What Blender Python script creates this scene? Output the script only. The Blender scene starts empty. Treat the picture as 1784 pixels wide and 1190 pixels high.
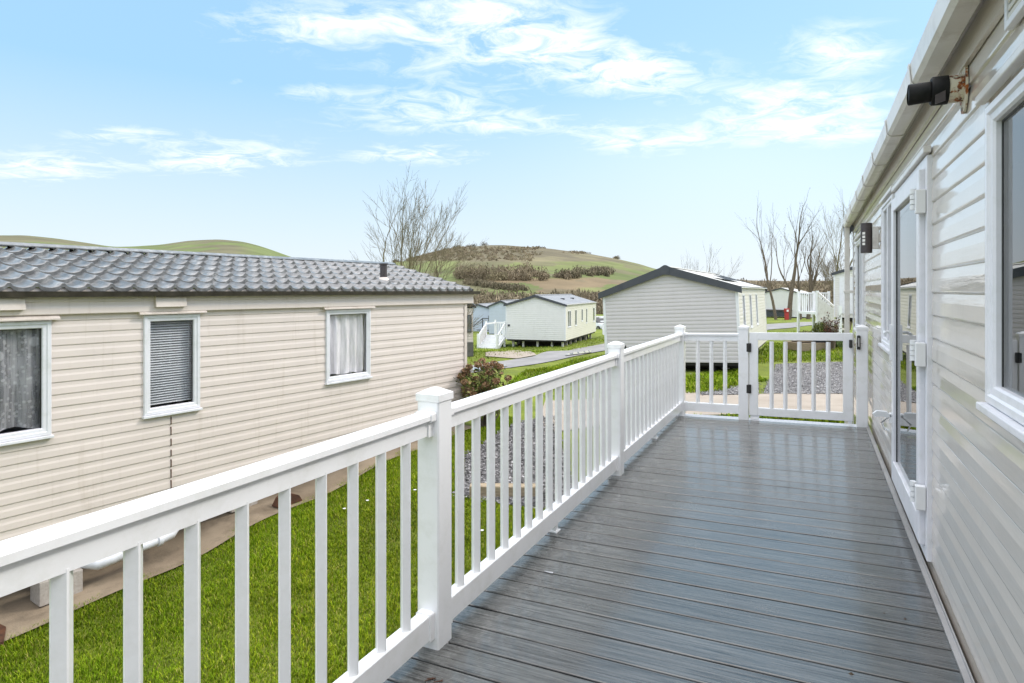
import bpy, math, random
import numpy as np
from mathutils import Vector, Matrix
random.seed(7); rng = np.random.default_rng(7)
SC = bpy.context.scene; COL = SC.collection
F = 1070.0; HZ = 507.0; CAMH = 1.45; YAW = math.radians(26.13)
SN, CS = math.sin(YAW), math.cos(YAW)
R = math.radians
def W2(lat, Z): return (-SN*Z + CS*lat, CS*Z + SN*lat)          # metres right / ahead of the viewpoint -> world x, y
def PW(px, Z): return W2((px-892)/F*Z, Z)
def PZ(py, Z): return CAMH - (py-HZ)/F*Z

# ------------------------------------------------------------------ materials
def newmat(name):
    m = bpy.data.materials.new(name); m.use_nodes = True
    nt = m.node_tree; b = nt.nodes['Principled BSDF']
    return m, nt, b
def N(nt, t, **kw):
    n = nt.nodes.new(t)
    for k, v in kw.items():
        if k in n.inputs.keys() if isinstance(k, str) else False: n.inputs[k].default_value = v
        else: setattr(n, k, v)
    return n
def coords(nt, scale=(1,1,1), kind='Object'):
    tc = nt.nodes.new('ShaderNodeTexCoord'); mp = nt.nodes.new('ShaderNodeMapping')
    mp.inputs['Scale'].default_value = scale
    nt.links.new(tc.outputs[kind], mp.inputs['Vector']); return mp.outputs['Vector']
def noise(nt, vec, scale, detail=4, rough=.55, dist=0.0):
    n = nt.nodes.new('ShaderNodeTexNoise'); n.inputs['Scale'].default_value = scale
    n.inputs['Detail'].default_value = detail; n.inputs['Roughness'].default_value = rough
    n.inputs['Distortion'].default_value = dist
    nt.links.new(vec, n.inputs['Vector']); return n.outputs['Fac']
def ramp(nt, fac, stops):
    r = nt.nodes.new('ShaderNodeValToRGB'); e = r.color_ramp.elements
    while len(e) < len(stops): e.new(0.5)
    for i, (p, c) in enumerate(stops):
        e[i].position = p; e[i].color = (c[0], c[1], c[2], 1) if hasattr(c, '__len__') else (c, c, c, 1)
    nt.links.new(fac, r.inputs['Fac']); return r.outputs['Color']
def mixc(nt, fac, a, b, mode='MIX'):
    m = nt.nodes.new('ShaderNodeMix'); m.data_type = 'RGBA'; m.blend_type = mode
    for s, v in ((m.inputs['Factor'], fac), (m.inputs['A'], a), (m.inputs['B'], b)):
        if isinstance(v, bpy.types.NodeSocket): nt.links.new(v, s)
        elif hasattr(v, '__len__'): s.default_value = (v[0], v[1], v[2], 1)
        else: s.default_value = v
    # colour sockets of the Mix node
    return m.outputs['Result']
def mix_rgb(nt, fac, a, b, mode='MIX'):
    m = nt.nodes.new('ShaderNodeMixRGB'); m.blend_type = mode
    for s, v in ((m.inputs[0], fac), (m.inputs[1], a), (m.inputs[2], b)):
        if isinstance(v, bpy.types.NodeSocket): nt.links.new(v, s)
        elif hasattr(v, '__len__'): s.default_value = (v[0], v[1], v[2], 1)
        else: s.default_value = v
    return m.outputs[0]
def bump(nt, b, h, strength=.3, dist=.01):
    bm = nt.nodes.new('ShaderNodeBump'); bm.inputs['Strength'].default_value = strength
    bm.inputs['Distance'].default_value = dist
    nt.links.new(h, bm.inputs['Height'])
    prev = b.inputs['Normal'].links
    if prev: nt.links.new(prev[0].from_socket, bm.inputs['Normal'])
    nt.links.new(bm.outputs['Normal'], b.inputs['Normal'])
def pm(name, c1, c2=None, scale=6, rough=.5, bstr=0, bscale=60, bdist=.005, metal=0, coat=0, crough=.05,
       stretch=(1,1,1), dirt=None, dscale=2.0, damt=.5, spec=.5, detail=5):
    m, nt, b = newmat(name)
    v = coords(nt, stretch)
    b.inputs['Base Color'].default_value = (*c1, 1); b.inputs['Roughness'].default_value = rough
    b.inputs['Metallic'].default_value = metal; b.inputs['Specular IOR Level'].default_value = spec
    b.inputs['Coat Weight'].default_value = coat; b.inputs['Coat Roughness'].default_value = crough
    col = None
    if c2:
        f = noise(nt, v, scale, detail)
        col = ramp(nt, f, [(.3, c1), (.7, c2)])
    if dirt:
        f = noise(nt, v, dscale, 8, .7)
        k = ramp(nt, f, [(.5, 0.0), (.75, damt)])
        col = mix_rgb(nt, k, col if col else c1, dirt)
    if col: nt.links.new(col, b.inputs['Base Color'])
    if bstr: bump(nt, b, noise(nt, v, bscale, 4), bstr, bdist)
    return m
def attr_mat(name, rough=.7, nscale=0, namt=.3, trans=0, bstr=0, bscale=2):
    m, nt, b = newmat(name)
    a = nt.nodes.new('ShaderNodeVertexColor'); a.layer_name = 'Col'
    col = a.outputs['Color']
    if nscale:
        v = coords(nt)
        f = noise(nt, v, nscale, 8, .65)
        k = ramp(nt, f, [(.25, 1-namt), (.75, 1+namt)])
        col = mix_rgb(nt, 1.0, col, k, 'MULTIPLY')
        if bstr: bump(nt, b, f, bstr, 1.0)
    nt.links.new(col, b.inputs['Base Color'])
    b.inputs['Roughness'].default_value = rough
    b.inputs['Specular IOR Level'].default_value = .25
    return m
def glass_mat(name, tint=(.9,.95,.93), ior=1.5, refl=1.0):
    m = bpy.data.materials.new(name); m.use_nodes = True; nt = m.node_tree; nt.nodes.clear()
    o = nt.nodes.new('ShaderNodeOutputMaterial'); t = nt.nodes.new('ShaderNodeBsdfTransparent')
    g = nt.nodes.new('ShaderNodeBsdfGlossy'); g.inputs['Roughness'].default_value = .0
    g.inputs['Color'].default_value = (1,1,1,1)
    t.inputs['Color'].default_value = (*tint, 1)
    f = nt.nodes.new('ShaderNodeFresnel'); f.inputs['IOR'].default_value = ior
    mx = nt.nodes.new('ShaderNodeMixShader')
    ge_ = nt.nodes.new('ShaderNodeNewGeometry'); mf = nt.nodes.new('ShaderNodeMixRGB')      # inner face: no total internal reflection
    nt.links.new(ge_.outputs['Backfacing'], mf.inputs[0]); nt.links.new(f.outputs[0], mf.inputs[1]); mf.inputs[2].default_value = (.03,.03,.03,1)
    nt.links.new(mf.outputs[0], mx.inputs[0]); nt.links.new(t.outputs[0], mx.inputs[1]); nt.links.new(g.outputs[0], mx.inputs[2])
    nt.links.new(mx.outputs[0], o.inputs[0]); return m
def sheer_mat(name, col, op0, op1, scale, stretch=(1,1,1), pattern=None):
    m = bpy.data.materials.new(name); m.use_nodes = True; nt = m.node_tree; nt.nodes.clear()
    o = nt.nodes.new('ShaderNodeOutputMaterial'); t = nt.nodes.new('ShaderNodeBsdfTransparent')
    d = nt.nodes.new('ShaderNodeBsdfDiffuse'); d.inputs['Color'].default_value = (*col, 1)
    v = coords(nt, stretch); f = noise(nt, v, scale, 5, .6)
    k = ramp(nt, f, [(.35, op0), (.65, op1)])
    if pattern:
        v2 = coords(nt); n2 = noise(nt, v2, 9, 2)
        vo = nt.nodes.new('ShaderNodeTexVoronoi'); vo.inputs['Scale'].default_value = pattern
        nt.links.new(v2, vo.inputs['Vector'])
        pk = ramp(nt, vo.outputs['Distance'], [(.26, .95), (.34, 0.0)])
        vo2 = nt.nodes.new('ShaderNodeTexVoronoi'); vo2.inputs['Scale'].default_value = pattern*4; vo2.feature = 'F1'
        nt.links.new(v2, vo2.inputs['Vector'])
        pk2 = ramp(nt, vo2.outputs['Distance'], [(.26, .6), (.36, 0.0)])
        sep = nt.nodes.new('ShaderNodeSeparateXYZ'); nt.links.new(v2, sep.inputs[0])
        zr = ramp(nt, sep.outputs['Z'], [(.15, 1.0), (.75, 0.25)])
        pk = mix_rgb(nt, 1.0, pk, pk2, 'ADD'); pk = mix_rgb(nt, 1.0, pk, zr, 'MULTIPLY')
        k = mix_rgb(nt, 1.0, k, pk, 'ADD')
    mx = nt.nodes.new('ShaderNodeMixShader')
    nt.links.new(k, mx.inputs[0]); nt.links.new(t.outputs[0], mx.inputs[1]); nt.links.new(d.outputs[0], mx.inputs[2])
    nt.links.new(mx.outputs[0], o.inputs[0]); return m

M = {}
def clad_mat(name, c, coat, rough=.35, wob=.25, grime=(.35,.31,.25), gamt=.25, wscale=1.3):
    m, nt, b = newmat(name)
    v = coords(nt); vs = coords(nt, (3, 5, .35)); 
    f = noise(nt, v, 3, 6, .6); base = ramp(nt, f, [(.3, tuple(x*.94 for x in c)), (.7, c)])
    g = noise(nt, vs, 2.5, 8, .7); k = ramp(nt, g, [(.55, 0.0), (.8, gamt)])
    nt.links.new(mix_rgb(nt, k, base, grime), b.inputs['Base Color'])
    b.inputs['Roughness'].default_value = rough
    b.inputs['Coat Weight'].default_value = coat; b.inputs['Coat Roughness'].default_value = .03
    bump(nt, b, noise(nt, coords(nt, (1,.6,1.6)), wscale, 2, .4), wob, .02)
    return m
M['clad_cream'] = clad_mat('clad_cream', (.735,.645,.59), .15, .42, .15, (.42,.33,.24), .42)
M['clad_own'] = clad_mat('clad_own', (.64,.575,.50), 1.0, .30, .30, (.35,.32,.28), .22, 1.8)
nt_ = M['clad_own'].node_tree; b_o = nt_.nodes['Principled BSDF']; b_o.inputs['Coat IOR'].default_value = 1.7
bump(nt_, b_o, noise(nt_, coords(nt_, (1,1.2,14)), 2.2, 4, .6), .30, .004); bump(nt_, b_o, noise(nt_, coords(nt_, (1,14,34)), 2.0, 4, .6), .16, .002)
nt_.links.new(b_o.inputs['Normal'].links[0].from_socket, b_o.inputs['Coat Normal'])
M['cream_plain'] = pm('cream_plain', (.69,.61,.55), (.64,.56,.50), 4, .5, dirt=(.35,.28,.2), dscale=8)
M['clad_grey'] = clad_mat('clad_grey', (.60,.56,.57), .1, .5, .1, (.35,.32,.3), .15)
M['clad_mid'] = clad_mat('clad_mid', (.76,.745,.74), .1, .5, .1)
M['clad_ivory'] = clad_mat('clad_ivory', (.69,.655,.575), .1, .5, .1)
M['clad_blue'] = clad_mat('clad_blue', (.55,.60,.70), .1, .5, .1)
M['clad_white'] = clad_mat('clad_white', (.72,.70,.66), .1, .5, .1)
M['upvc'] = pm('upvc', (.86,.86,.865), (.83,.83,.84), 3, .30, dirt=(.50,.50,.42), dscale=7, damt=.30, coat=.2)
M['upvc_frame'] = pm('upvc_frame', (.78,.77,.80), (.73,.73,.76), 5, .3, dirt=(.4,.42,.34), dscale=9, damt=.35)
M['pvc_gutter'] = pm('pvc_gutter', (.74,.71,.68), (.66,.62,.58), 4, .35, dirt=(.33,.28,.22), dscale=6, damt=.55, coat=.3)
M['black_plastic'] = pm('black_plastic', (.012,.012,.013), (.03,.028,.025), 20, .35)
M['flue_black'] = pm('flue_black', (.008,.008,.008), (.02,.019,.018), 30, .6, spec=.15)
M['gutter_black'] = pm('gutter_black', (.03,.024,.018), (.06,.05,.04), 6, .45, dirt=(.12,.10,.07), dscale=8)
M['anthracite'] = pm('anthracite', (.045,.05,.062), (.06,.064,.075), 5, .45)
M['lamp_grey'] = pm('lamp_grey', (.06,.05,.05), (.085,.07,.07), 40, .45, metal=.3)
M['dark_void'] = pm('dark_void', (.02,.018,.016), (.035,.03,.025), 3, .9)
M['interior'] = pm('interior', (.03,.035,.04), (.07,.075,.08), 1.5, .8)
M['interior_pale'] = pm('interior_pale', (.10,.115,.12), (.2,.21,.21), 1.5, .8)
M['trim_grey'] = pm('trim_grey', (.30,.29,.28), (.38,.37,.36), 5, .4)
M['steel'] = pm('steel', (.45,.45,.46), None, rough=.3, metal=1)
M['rust'] = pm('rust', (.045,.02,.012), (.13,.05,.022), 18, .85, bstr=.5, bscale=60)
M['rust_cream'] = None
M['glass'] = glass_mat('glass', (.98,.97,.98), 1.5)
M['glass_dark'] = glass_mat('glass_dark', (.45,.5,.5), 1.7)
M['green_glass'] = pm('green_glass', (.16,.2,.17), (.30,.34,.30), 2, .12, spec=.6)
M['net'] = sheer_mat('net', (.93,.92,.93), .72, .97, 3, (12,12,1))
M['lace'] = sheer_mat('lace', (.9,.93,.93), .14, .42, 2.5, (9,9,.5), 6)
M['blind'] = pm('blind', (.62,.66,.65), (.75,.78,.76), 3, .5)
M['concrete'] = pm('concrete', (.20,.15,.10), (.34,.27,.19), 1.7, .9, .5, 60, .006, dirt=(.10,.075,.05), dscale=3, damt=.75)
M['block'] = pm('block', (.34,.30,.26), (.46,.42,.38), 40, .95, .8, 120, .004)
M['path'] = pm('path', (.29,.245,.20), (.38,.33,.275), 3, .9, .5, 60, .006, dirt=(.18,.14,.10), dscale=1.5, damt=.7)
M['timber'] = pm('timber', (.20,.15,.10), (.34,.27,.19), 6, .9, .4, 30, .004, stretch=(1,1,8))
M['sleeper'] = pm('sleeper', (.22,.17,.11), (.40,.33,.23), 12, .9, .7, 30, .01, stretch=(1,4,4))
M['bark'] = pm('bark', (.13,.105,.06), (.24,.20,.12), 9, .95, .6, 40, .02, stretch=(1,1,.25), dirt=(.12,.14,.05), dscale=2)
M['bark_dark'] = pm('bark_dark', (.10,.075,.055), (.19,.15,.11), 9, .95, .6, 40, .02, stretch=(1,1,.25))
M['pipe'] = pm('pipe', (.62,.63,.66), (.72,.73,.76), 7, .35, dirt=(.25,.2,.14), dscale=12, damt=.5)
M['red'] = pm('red', (.45,.03,.03), (.35,.03,.03), 5, .4)
M['white_paint'] = pm('white_paint', (.78,.78,.78), None, rough=.35)
M['car_white'] = pm('car_white', (.8,.8,.8), None, rough=.25, coat=1)
M['tyre'] = pm('tyre', (.02,.02,.02), (.035,.035,.035), 10, .8)
M['pot'] = pm('pot', (.03,.035,.05), (.05,.055,.07), 5, .5)
M['soil'] = pm('soil', (.05,.035,.02), (.10,.07,.05), 8, .95)
M['skirt'] = pm('skirt', (.10,.095,.09), (.16,.15,.14), 8, .8)
M['blades'] = attr_mat('grass_blades', .7); M['blades'].node_tree.nodes['Principled BSDF'].inputs['Specular IOR Level'].default_value = .08
M['leafy'] = attr_mat('leafy', .7)
M['stones'] = attr_mat('stones', .8)
M['hill'] = attr_mat('hill_ground', .95, .035, .28)
M['scrub'] = attr_mat('scrub', .9)
# flue body: cream paint with rust patches
m, nt, b = newmat('rusty_cream'); v = coords(nt)
k = ramp(nt, noise(nt, v, 22, 8, .7), [(.50, 0.0), (.56, 1.0)])
rc = ramp(nt, noise(nt, v, 60, 4), [(.35, (.05,.012,.006)), (.6, (.38,.11,.02))])
nt.links.new(mix_rgb(nt, k, (.66,.60,.48), rc), b.inputs['Base Color']); b.inputs['Roughness'].default_value = .6
bump(nt, b, noise(nt, v, 60, 4), .4, .003); M['rust_cream'] = m
# composite deck boards: embossed grain along the board, damp sheen with drier patches
m, nt, b = newmat('deck_composite')
vg = coords(nt, (1.6, 55, 1)); vl = coords(nt); vf = coords(nt, (5, 160, 1))
at = nt.nodes.new('ShaderNodeVertexColor'); at.layer_name = 'Col'
g1 = noise(nt, vg, 1.6, 5, .6, .6); g2 = noise(nt, vf, 1.5, 3, .5)
base = ramp(nt, g1, [(.34, (.024,.025,.026)), (.46, (.062,.066,.067)), (.62, (.112,.117,.118))])
base = mix_rgb(nt, 1.0, base, at.outputs['Color'], 'MULTIPLY')
dp = noise(nt, vl, 14, 8, .75); sx = nt.nodes.new('ShaderNodeSeparateXYZ'); nt.links.new(vl, sx.inputs[0])
edge = ramp(nt, sx.outputs['X'], [(0.0, 1.0), (1.0, 0.0)])
mr = nt.nodes.new('ShaderNodeMapRange'); nt.links.new(sx.outputs['X'], mr.inputs['Value'])
mr.inputs['From Min'].default_value = -1.45; mr.inputs['From Max'].default_value = -.85
mr.inputs['To Min'].default_value = .62; mr.inputs['To Max'].default_value = 0
ge = noise(nt, vg, 4.0, 4, .6)
mm = nt.nodes.new('ShaderNodeMath'); mm.operation = 'MULTIPLY'; nt.links.new(dp, mm.inputs[0]); nt.links.new(ge, mm.inputs[1])
rr = ramp(nt, mm.outputs[0], [(.22, 0.0), (.42, 1.0)])
mm2 = nt.nodes.new('ShaderNodeMath'); mm2.operation = 'MULTIPLY'; nt.links.new(rr, mm2.inputs[0]); nt.links.new(mr.outputs[0], mm2.inputs[1])
base = mix_rgb(nt, mm2.outputs[0], base, (.42,.44,.43))
nt.links.new(base, b.inputs['Base Color'])
rg = nt.nodes.new('ShaderNodeMapRange'); nt.links.new(noise(nt, vl, 2.3, 6, .65), rg.inputs['Value'])
rg.inputs['From Min'].default_value = .3; rg.inputs['From Max'].default_value = .7
rg.inputs['To Min'].default_value = .17; rg.inputs['To Max'].default_value = .30
nt.links.new(rg.outputs[0], b.inputs['Roughness']); b.inputs['IOR'].default_value = 1.75; b.inputs['Specular Tint'].default_value = (1, .935, .87, 1); b.inputs['Coat Tint'].default_value = (1, .98, .95, 1); b.inputs['Specular IOR Level'].default_value = .5; b.inputs['Coat Weight'].default_value = .5; b.inputs['Coat Roughness'].default_value = .12; b.inputs['Coat IOR'].default_value = 1.4
bump(nt, b, g1, .5, .003); bump(nt, b, g2, .3, .0015)
M['deck'] = m
# asphalt road with damp patches and puddles
m, nt, b = newmat('road_asphalt'); v = coords(nt); vv = coords(nt, (1,1,1))
c = ramp(nt, noise(nt, v, 1.2, 6), [(.3, (.20,.19,.185)), (.7, (.29,.275,.265))])
nt.links.new(c, b.inputs['Base Color'])
pr = ramp(nt, noise(nt, vv, .22, 3, .5), [(.54, .55), (.60, .06)])
nt.links.new(pr, b.inputs['Roughness'])
bump(nt, b, noise(nt, v, 70, 3), .2, .004); M['road'] = m
M['puddle'] = pm('puddle_water', (.30,.29,.28), None, rough=.03, spec=1.0, coat=1)
# meadow under the blades
m, nt, b = newmat('meadow'); v = coords(nt)
c = ramp(nt, noise(nt, v, 1.3, 9, .7), [(.28, (.08,.11,.006)), (.48, (.14,.18,.010)), (.62, (.19,.23,.018)), (.78, (.26,.26,.05))])
c2 = ramp(nt, noise(nt, v, .22, 5, .6), [(.35, .75), (.65, 1.2)])
c = mix_rgb(nt, 1.0, c, c2, 'MULTIPLY')
nt.links.new(c, b.inputs['Base Color']); b.inputs['Roughness'].default_value = .95
bump(nt, b, noise(nt, v, 9, 8, .7), .8, .08); M['meadow'] = m
m, nt, b = newmat('gravel_bed'); v = coords(nt)
vo = nt.nodes.new('ShaderNodeTexVoronoi'); vo.inputs['Scale'].default_value = 26; nt.links.new(v, vo.inputs['Vector'])
sp = nt.nodes.new('ShaderNodeSeparateColor'); nt.links.new(vo.outputs['Color'], sp.inputs[0])
c = ramp(nt, sp.outputs[0], [(.0, (.06,.058,.058)), (.45, (.13,.125,.125)), (.8, (.23,.22,.215)), (1.0, (.40,.39,.38))])
nt.links.new(c, b.inputs['Base Color']); b.inputs['Roughness'].default_value = .9
bump(nt, b, vo.outputs['Distance'], 1.0, -.02); M['gravel'] = m
# pantile sheet roof: dark grey gloss, weathered
m, nt, b = newmat('roof_tile_sheet'); v = coords(nt)
c = ramp(nt, noise(nt, v, 9, 8, .7), [(.3, (.06,.06,.06)), (.52, (.14,.14,.138)), (.75, (.36,.36,.35))])
nt.links.new(c, b.inputs['Base Color']); b.inputs['Roughness'].default_value = .3
b.inputs['Coat Weight'].default_value = .5; b.inputs['Coat Roughness'].default_value = .22; b.inputs['Coat IOR'].default_value = 1.5
bump(nt, b, noise(nt, v, 40, 6), .25, .003); M['pantile'] = m
M['roof_pale'] = pm('roof_pale', (.22,.22,.23), (.30,.30,.31), 3, .45, .2, 30, .004)
M['roof_white'] = pm('roof_white', (.55,.54,.51), (.62,.61,.58), 3, .6)
M['slot_pale'] = pm('slot_glass', (.8,.78,.72), None, rough=.2)  # pale glass of the wall lamp slots

# ------------------------------------------------------------------ mesh tools
class MB:
    def __init__(s): s.v = []; s.f = []; s.smooth = set()
    def add(s, vs, fs, smooth=False):
        o = len(s.v); s.v += [tuple(p) for p in vs]
        for f in fs:
            if smooth: s.smooth.add(len(s.f))
            s.f.append([i+o for i in f])
        return s
    def box(s, x0, x1, y0, y1, z0, z1, M4=None):
        vs = [(x,y,z) for z in (z0,z1) for y in (y0,y1) for x in (x0,x1)]
        if M4 is not None: vs = [tuple(M4 @ Vector(p)) for p in vs]
        return s.add(vs, [(0,2,3,1),(4,5,7,6),(0,1,5,4),(2,6,7,3),(0,4,6,2),(1,3,7,5)])
    def boxc(s, cx, cy, cz, sx, sy, sz, rz=0):
        m4 = Matrix.Translation((cx,cy,cz)) @ Matrix.Rotation(rz, 4, 'Z')
        return s.box(-sx/2, sx/2, -sy/2, sy/2, -sz/2, sz/2, m4)
    def prism(s, poly, fn, t0, t1, smooth=False):                # poly of (a,b); fn(a,b,t)->xyz
        n = len(poly); vs = [fn(a,b,t0) for a,b in poly] + [fn(a,b,t1) for a,b in poly]
        s.add(vs, [(i, (i+1)%n, n+(i+1)%n, n+i) for i in range(n)], smooth)
        s.add(vs[:n], [tuple(range(n))[::-1]]); s.add(vs[n:], [tuple(range(n))]); return s
    def tube(s, pts, rad, n=8, cap=True, smooth=True):
        pts = [Vector(p) for p in pts]; rad = rad if hasattr(rad,'__len__') else [rad]*len(pts)
        rings = []; up = Vector((0,0,1))
        for i, p in enumerate(pts):
            d = (pts[min(i+1,len(pts)-1)] - pts[max(i-1,0)])
            if d.length < 1e-9: d = Vector((0,0,1))
            d.normalize()
            a = d.cross(up if abs(d.z) < .95 else Vector((1,0,0))).normalized(); b_ = d.cross(a)
            rings += [p + (a*math.cos(2*math.pi*k/n) + b_*math.sin(2*math.pi*k/n))*rad[i] for k in range(n)]
        m_ = len(pts)
        s.add(rings, [(i*n+k, i*n+(k+1)%n, (i+1)*n+(k+1)%n, (i+1)*n+k) for i in range(m_-1) for k in range(n)], smooth)
        if cap: s.add(rings[:n], [tuple(range(n))[::-1]]); s.add(rings[-n:], [tuple(range(n))])
        return s
    def build(s, name, mat, parent=None, bevel=0, seg=2, loc=None):
        me = bpy.data.meshes.new(name); me.from_pydata(s.v, [], s.f)
        if s.smooth:
            for i in s.smooth: me.polygons[i].use_smooth = True
        me.materials.append(M[mat] if isinstance(mat, str) else mat)
        o = bpy.data.objects.new(name, me); COL.objects.link(o)
        if parent: o.parent = parent
        if loc: o.location = loc
        if bevel:
            bv = o.modifiers.new('bevel', 'BEVEL'); bv.width = bevel; bv.segments = seg; bv.limit_method = 'ANGLE'
            bv.harden_normals = False
        return o
def tag(o, label=None, cat=None, group=None, kind=None):
    if label: o['label'] = label
    if cat: o['category'] = cat
    if group: o['group'] = group
    if kind: o['kind'] = kind
    return o
def empty(name, loc=(0,0,0), rz=0, label=None, cat=None, group=None, rot=None):
    o = bpy.data.objects.new(name, None); COL.objects.link(o); o.location = loc
    o.rotation_euler = rot if rot else (0,0,rz); o.empty_display_size = .2
    return tag(o, label, cat, group)
def npmesh(name, V, Fc, mat, col=None, parent=None, smooth=False):
    me = bpy.data.meshes.new(name); V = np.asarray(V, np.float32); Fc = np.asarray(Fc, np.int32); k = Fc.shape[1]
    me.vertices.add(len(V)); me.vertices.foreach_set('co', V.ravel())
    me.loops.add(Fc.size); me.loops.foreach_set('vertex_index', Fc.ravel())
    me.polygons.add(len(Fc)); me.polygons.foreach_set('loop_start', np.arange(0, Fc.size, k, dtype=np.int32))
    me.update(calc_edges=True)
    me.polygons.foreach_set('use_smooth', np.full(len(Fc), bool(smooth)))
    if col is not None:
        a = me.color_attributes.new('Col', 'FLOAT_COLOR', 'POINT')
        c4 = np.ones((len(V), 4), np.float32); c4[:, :3] = col; a.data.foreach_set('color', c4.ravel())
    me.materials.append(M[mat]); me.validate()
    o = bpy.data.objects.new(name, me); COL.objects.link(o)
    if parent: o.parent = parent
    return o

# ------------------------------------------------------------------ ground
ctl = []                                                            # (x, y, z)
def cp(px, Z, z): ctl.append((*PW(px, Z), z))
for a in [(0,5.1,-1.44),(-600,4,-1.5),(250,6.03,-1.38),(500,7.37,-1.12),(700,9.0,-.93),(811,10.4,-.82),(300,4.3,-1.46),(700,4.2,-1.34),(600,6.0,-1.22),
          (900,7.2,-1.0),(780,7.6,-1.0),(960,12,-.85),(1000,18,-1.05),(900,24,-1.5),(820,22,-1.4),(985,36,-1.85),(885,37,-1.95),(1040,45,-1.95),(760,40,-2.1),(500,30,-1.9),(200,20,-1.4),
          (1150,17.5,-.95),(1050,15,-.95),(1150,13,-.74),(1150,10,-.66),(1400,10,-.62),(1400,13,-.7),(1400,19,-.84),(1400,28,-.95),(1500,24,-.85),(1320,24,-.95),
          (1400,45,-1.05),(1380,68,-1.5),(1500,60,-1.3),(950,60,-2.4),(950,120,-4),(1300,120,-3),(400,120,-5),(1500,130,-2.5),(2400,60,-1),(1700,14,-.7),
          (-400,15,-1.5),(-1500,30,-2)]: cp(*a)
ctl += [(0,3,-1.15),(-.6,0,-1.4),(0,-6,-1.5),(6,0,-1.1),(-8,-6,-1.7),(4,6,-.8),(0,-60,-2),(60,-60,-2),(-80,-60,-3)]
CT = np.array(ctl)
def gz(x, y):
    x = np.asarray(x, float); y = np.asarray(y, float)
    d2 = (x[...,None]-CT[:,0])**2 + (y[...,None]-CT[:,1])**2
    w = 1/(d2 + .35 + .004*d2**1.0)**1.6
    return (w*CT[:,2]).sum(-1)/w.sum(-1)
def g1(x, y): return float(gz(np.array([x]), np.array([y]))[0])
n = 260
t = np.linspace(-1, 1, n)
gx = np.sinh(t*6.0)/np.sinh(6.0)*900; gy = np.sinh(t*6.0)/np.sinh(6.0)*900 + 8
GX, GY = np.meshgrid(gx, gy); GZ = gz(GX, GY)
far = np.clip((np.hypot(GX, GY)-110)/300, 0, 1); GZ = GZ*(1-far) + (-5)*far
V = np.stack([GX, GY, GZ], -1).reshape(-1, 3)
i = np.arange(n*n).reshape(n, n); Fq = np.stack([i[:-1,:-1], i[:-1,1:], i[1:,1:], i[1:,:-1]], -1).reshape(-1, 4)
tag(npmesh('ground', V, Fq, 'meadow', smooth=True), 'rough green turf rolling away between the caravans', kind='structure')

def sheet(name, A, B, mat, dz=.012, nu=40, nv=10, label=None, kind='structure'):
    """ground-hugging strip between two polylines of pixel columns / distances (given as world xy)"""
    def res(P, k):
        P = np.array(P, float); d = np.r_[0, np.cumsum(np.hypot(*np.diff(P, axis=0).T))]; q = np.linspace(0, d[-1], k)
        return np.stack([np.interp(q, d, P[:,0]), np.interp(q, d, P[:,1])], -1)
    a = res(A, nu); b_ = res(B, nu); tt = np.linspace(0, 1, nv)[None,:,None]
    P = a[:,None]*(1-tt) + b_[:,None]*tt
    z = gz(P[...,0], P[...,1]) + dz
    V = np.concatenate([P, z[...,None]], -1).reshape(-1, 3)
    i = np.arange(nu*nv).reshape(nu, nv); Fq = np.stack([i[:-1,:-1], i[:-1,1:], i[1:,1:], i[1:,:-1]], -1).reshape(-1, 4)
    o = npmesh(name, V, Fq, mat, smooth=True); tag(o, label, None, None, kind); return o, P
def gat(px, py):
    """world xy of the ground seen at a photo pixel"""
    Z = 3.0; r = (px-892)/F
    best = None
    for k in range(4000):
        x, y = W2(r*Z, Z); zg = g1(x, y)
        if CAMH - (py-HZ)/F*Z <= zg: return (x, y)
        Z *= 1.004
        if Z > 400: break
    return (x, y)

# ------------------------------------------------------------------ deck
XR = -1.407; TILT = .0245; XW = .54; YE = 7.42
def dz(x): return (x-XR)*TILT
deck = empty('deck', (0,0,0), 0, 'damp grey composite plank deck running beside the caravan to a white gate', 'deck')
V = []; Fc = []; C = []
x0, x1 = -1.50, .485
y = -1.9; k = 0
while y < YE-.15:
    w = .1412; c = random.uniform(.86, 1.12); tint = np.array([c, c*random.uniform(.99,1.01), c*random.uniform(.98,1.02)])
    prof = [(0,-.030),(0,-.003),(.0015,-.0008),(.004,0),(w-.004,0),(w-.0015,-.0008),(w,-.003),(w,-.030)]
    o = len(V); zo = random.uniform(-.0008,.0008)
    for x in (x0, x1):
        for (a, b_) in prof: V.append((x, y+a, dz(x)+b_+zo)); C.append(tint)
    for q in range(7): Fc.append((o+q, o+q+1, o+8+q+1, o+8+q))
    y += .1505; k += 1
tag(npmesh('deck_boards', V, Fc, 'deck', np.array(C), deck), None)
yend = y
mb = MB()                                                           # edge board across the far end, wet and pale
mb.box(x0, x1, yend, yend+.16, -.05, -.004)
vs = mb.v; mb.v = [(a,b_,c+dz(a)) for a,b_,c in vs]; mb.build('end_board', 'upvc_frame', deck, .004)
mb = MB()
for xx in (-1.45, -.95, -.45, .05, .42): mb.box(xx-.022, xx+.022, -1.9, yend+.1, dz(xx)-.17, dz(xx)-.026)
mb.box(-1.48,.47,-1.88,yend,-.19,-.185)  # dark sheet added below the joists so the board gaps look shaded
mb.build('joist_dark_fill', 'dark_void', deck)
for (px_, py_) in [(-1.42,.3),(-1.42,2.2),(-1.42,4.7),(-1.42,7.2),(-.4,7.2),(.4,7.2)]:
    MB().box(px_-.045, px_+.045, py_-.045, py_+.045, g1(px_,py_)-.1, dz(px_)-.17).build('support_post', 'timber', deck)
MB().box(-1.525, -1.503, -1.9, yend+.16, -.17, -.005).build('fascia_board', 'anthracite', deck)
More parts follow.
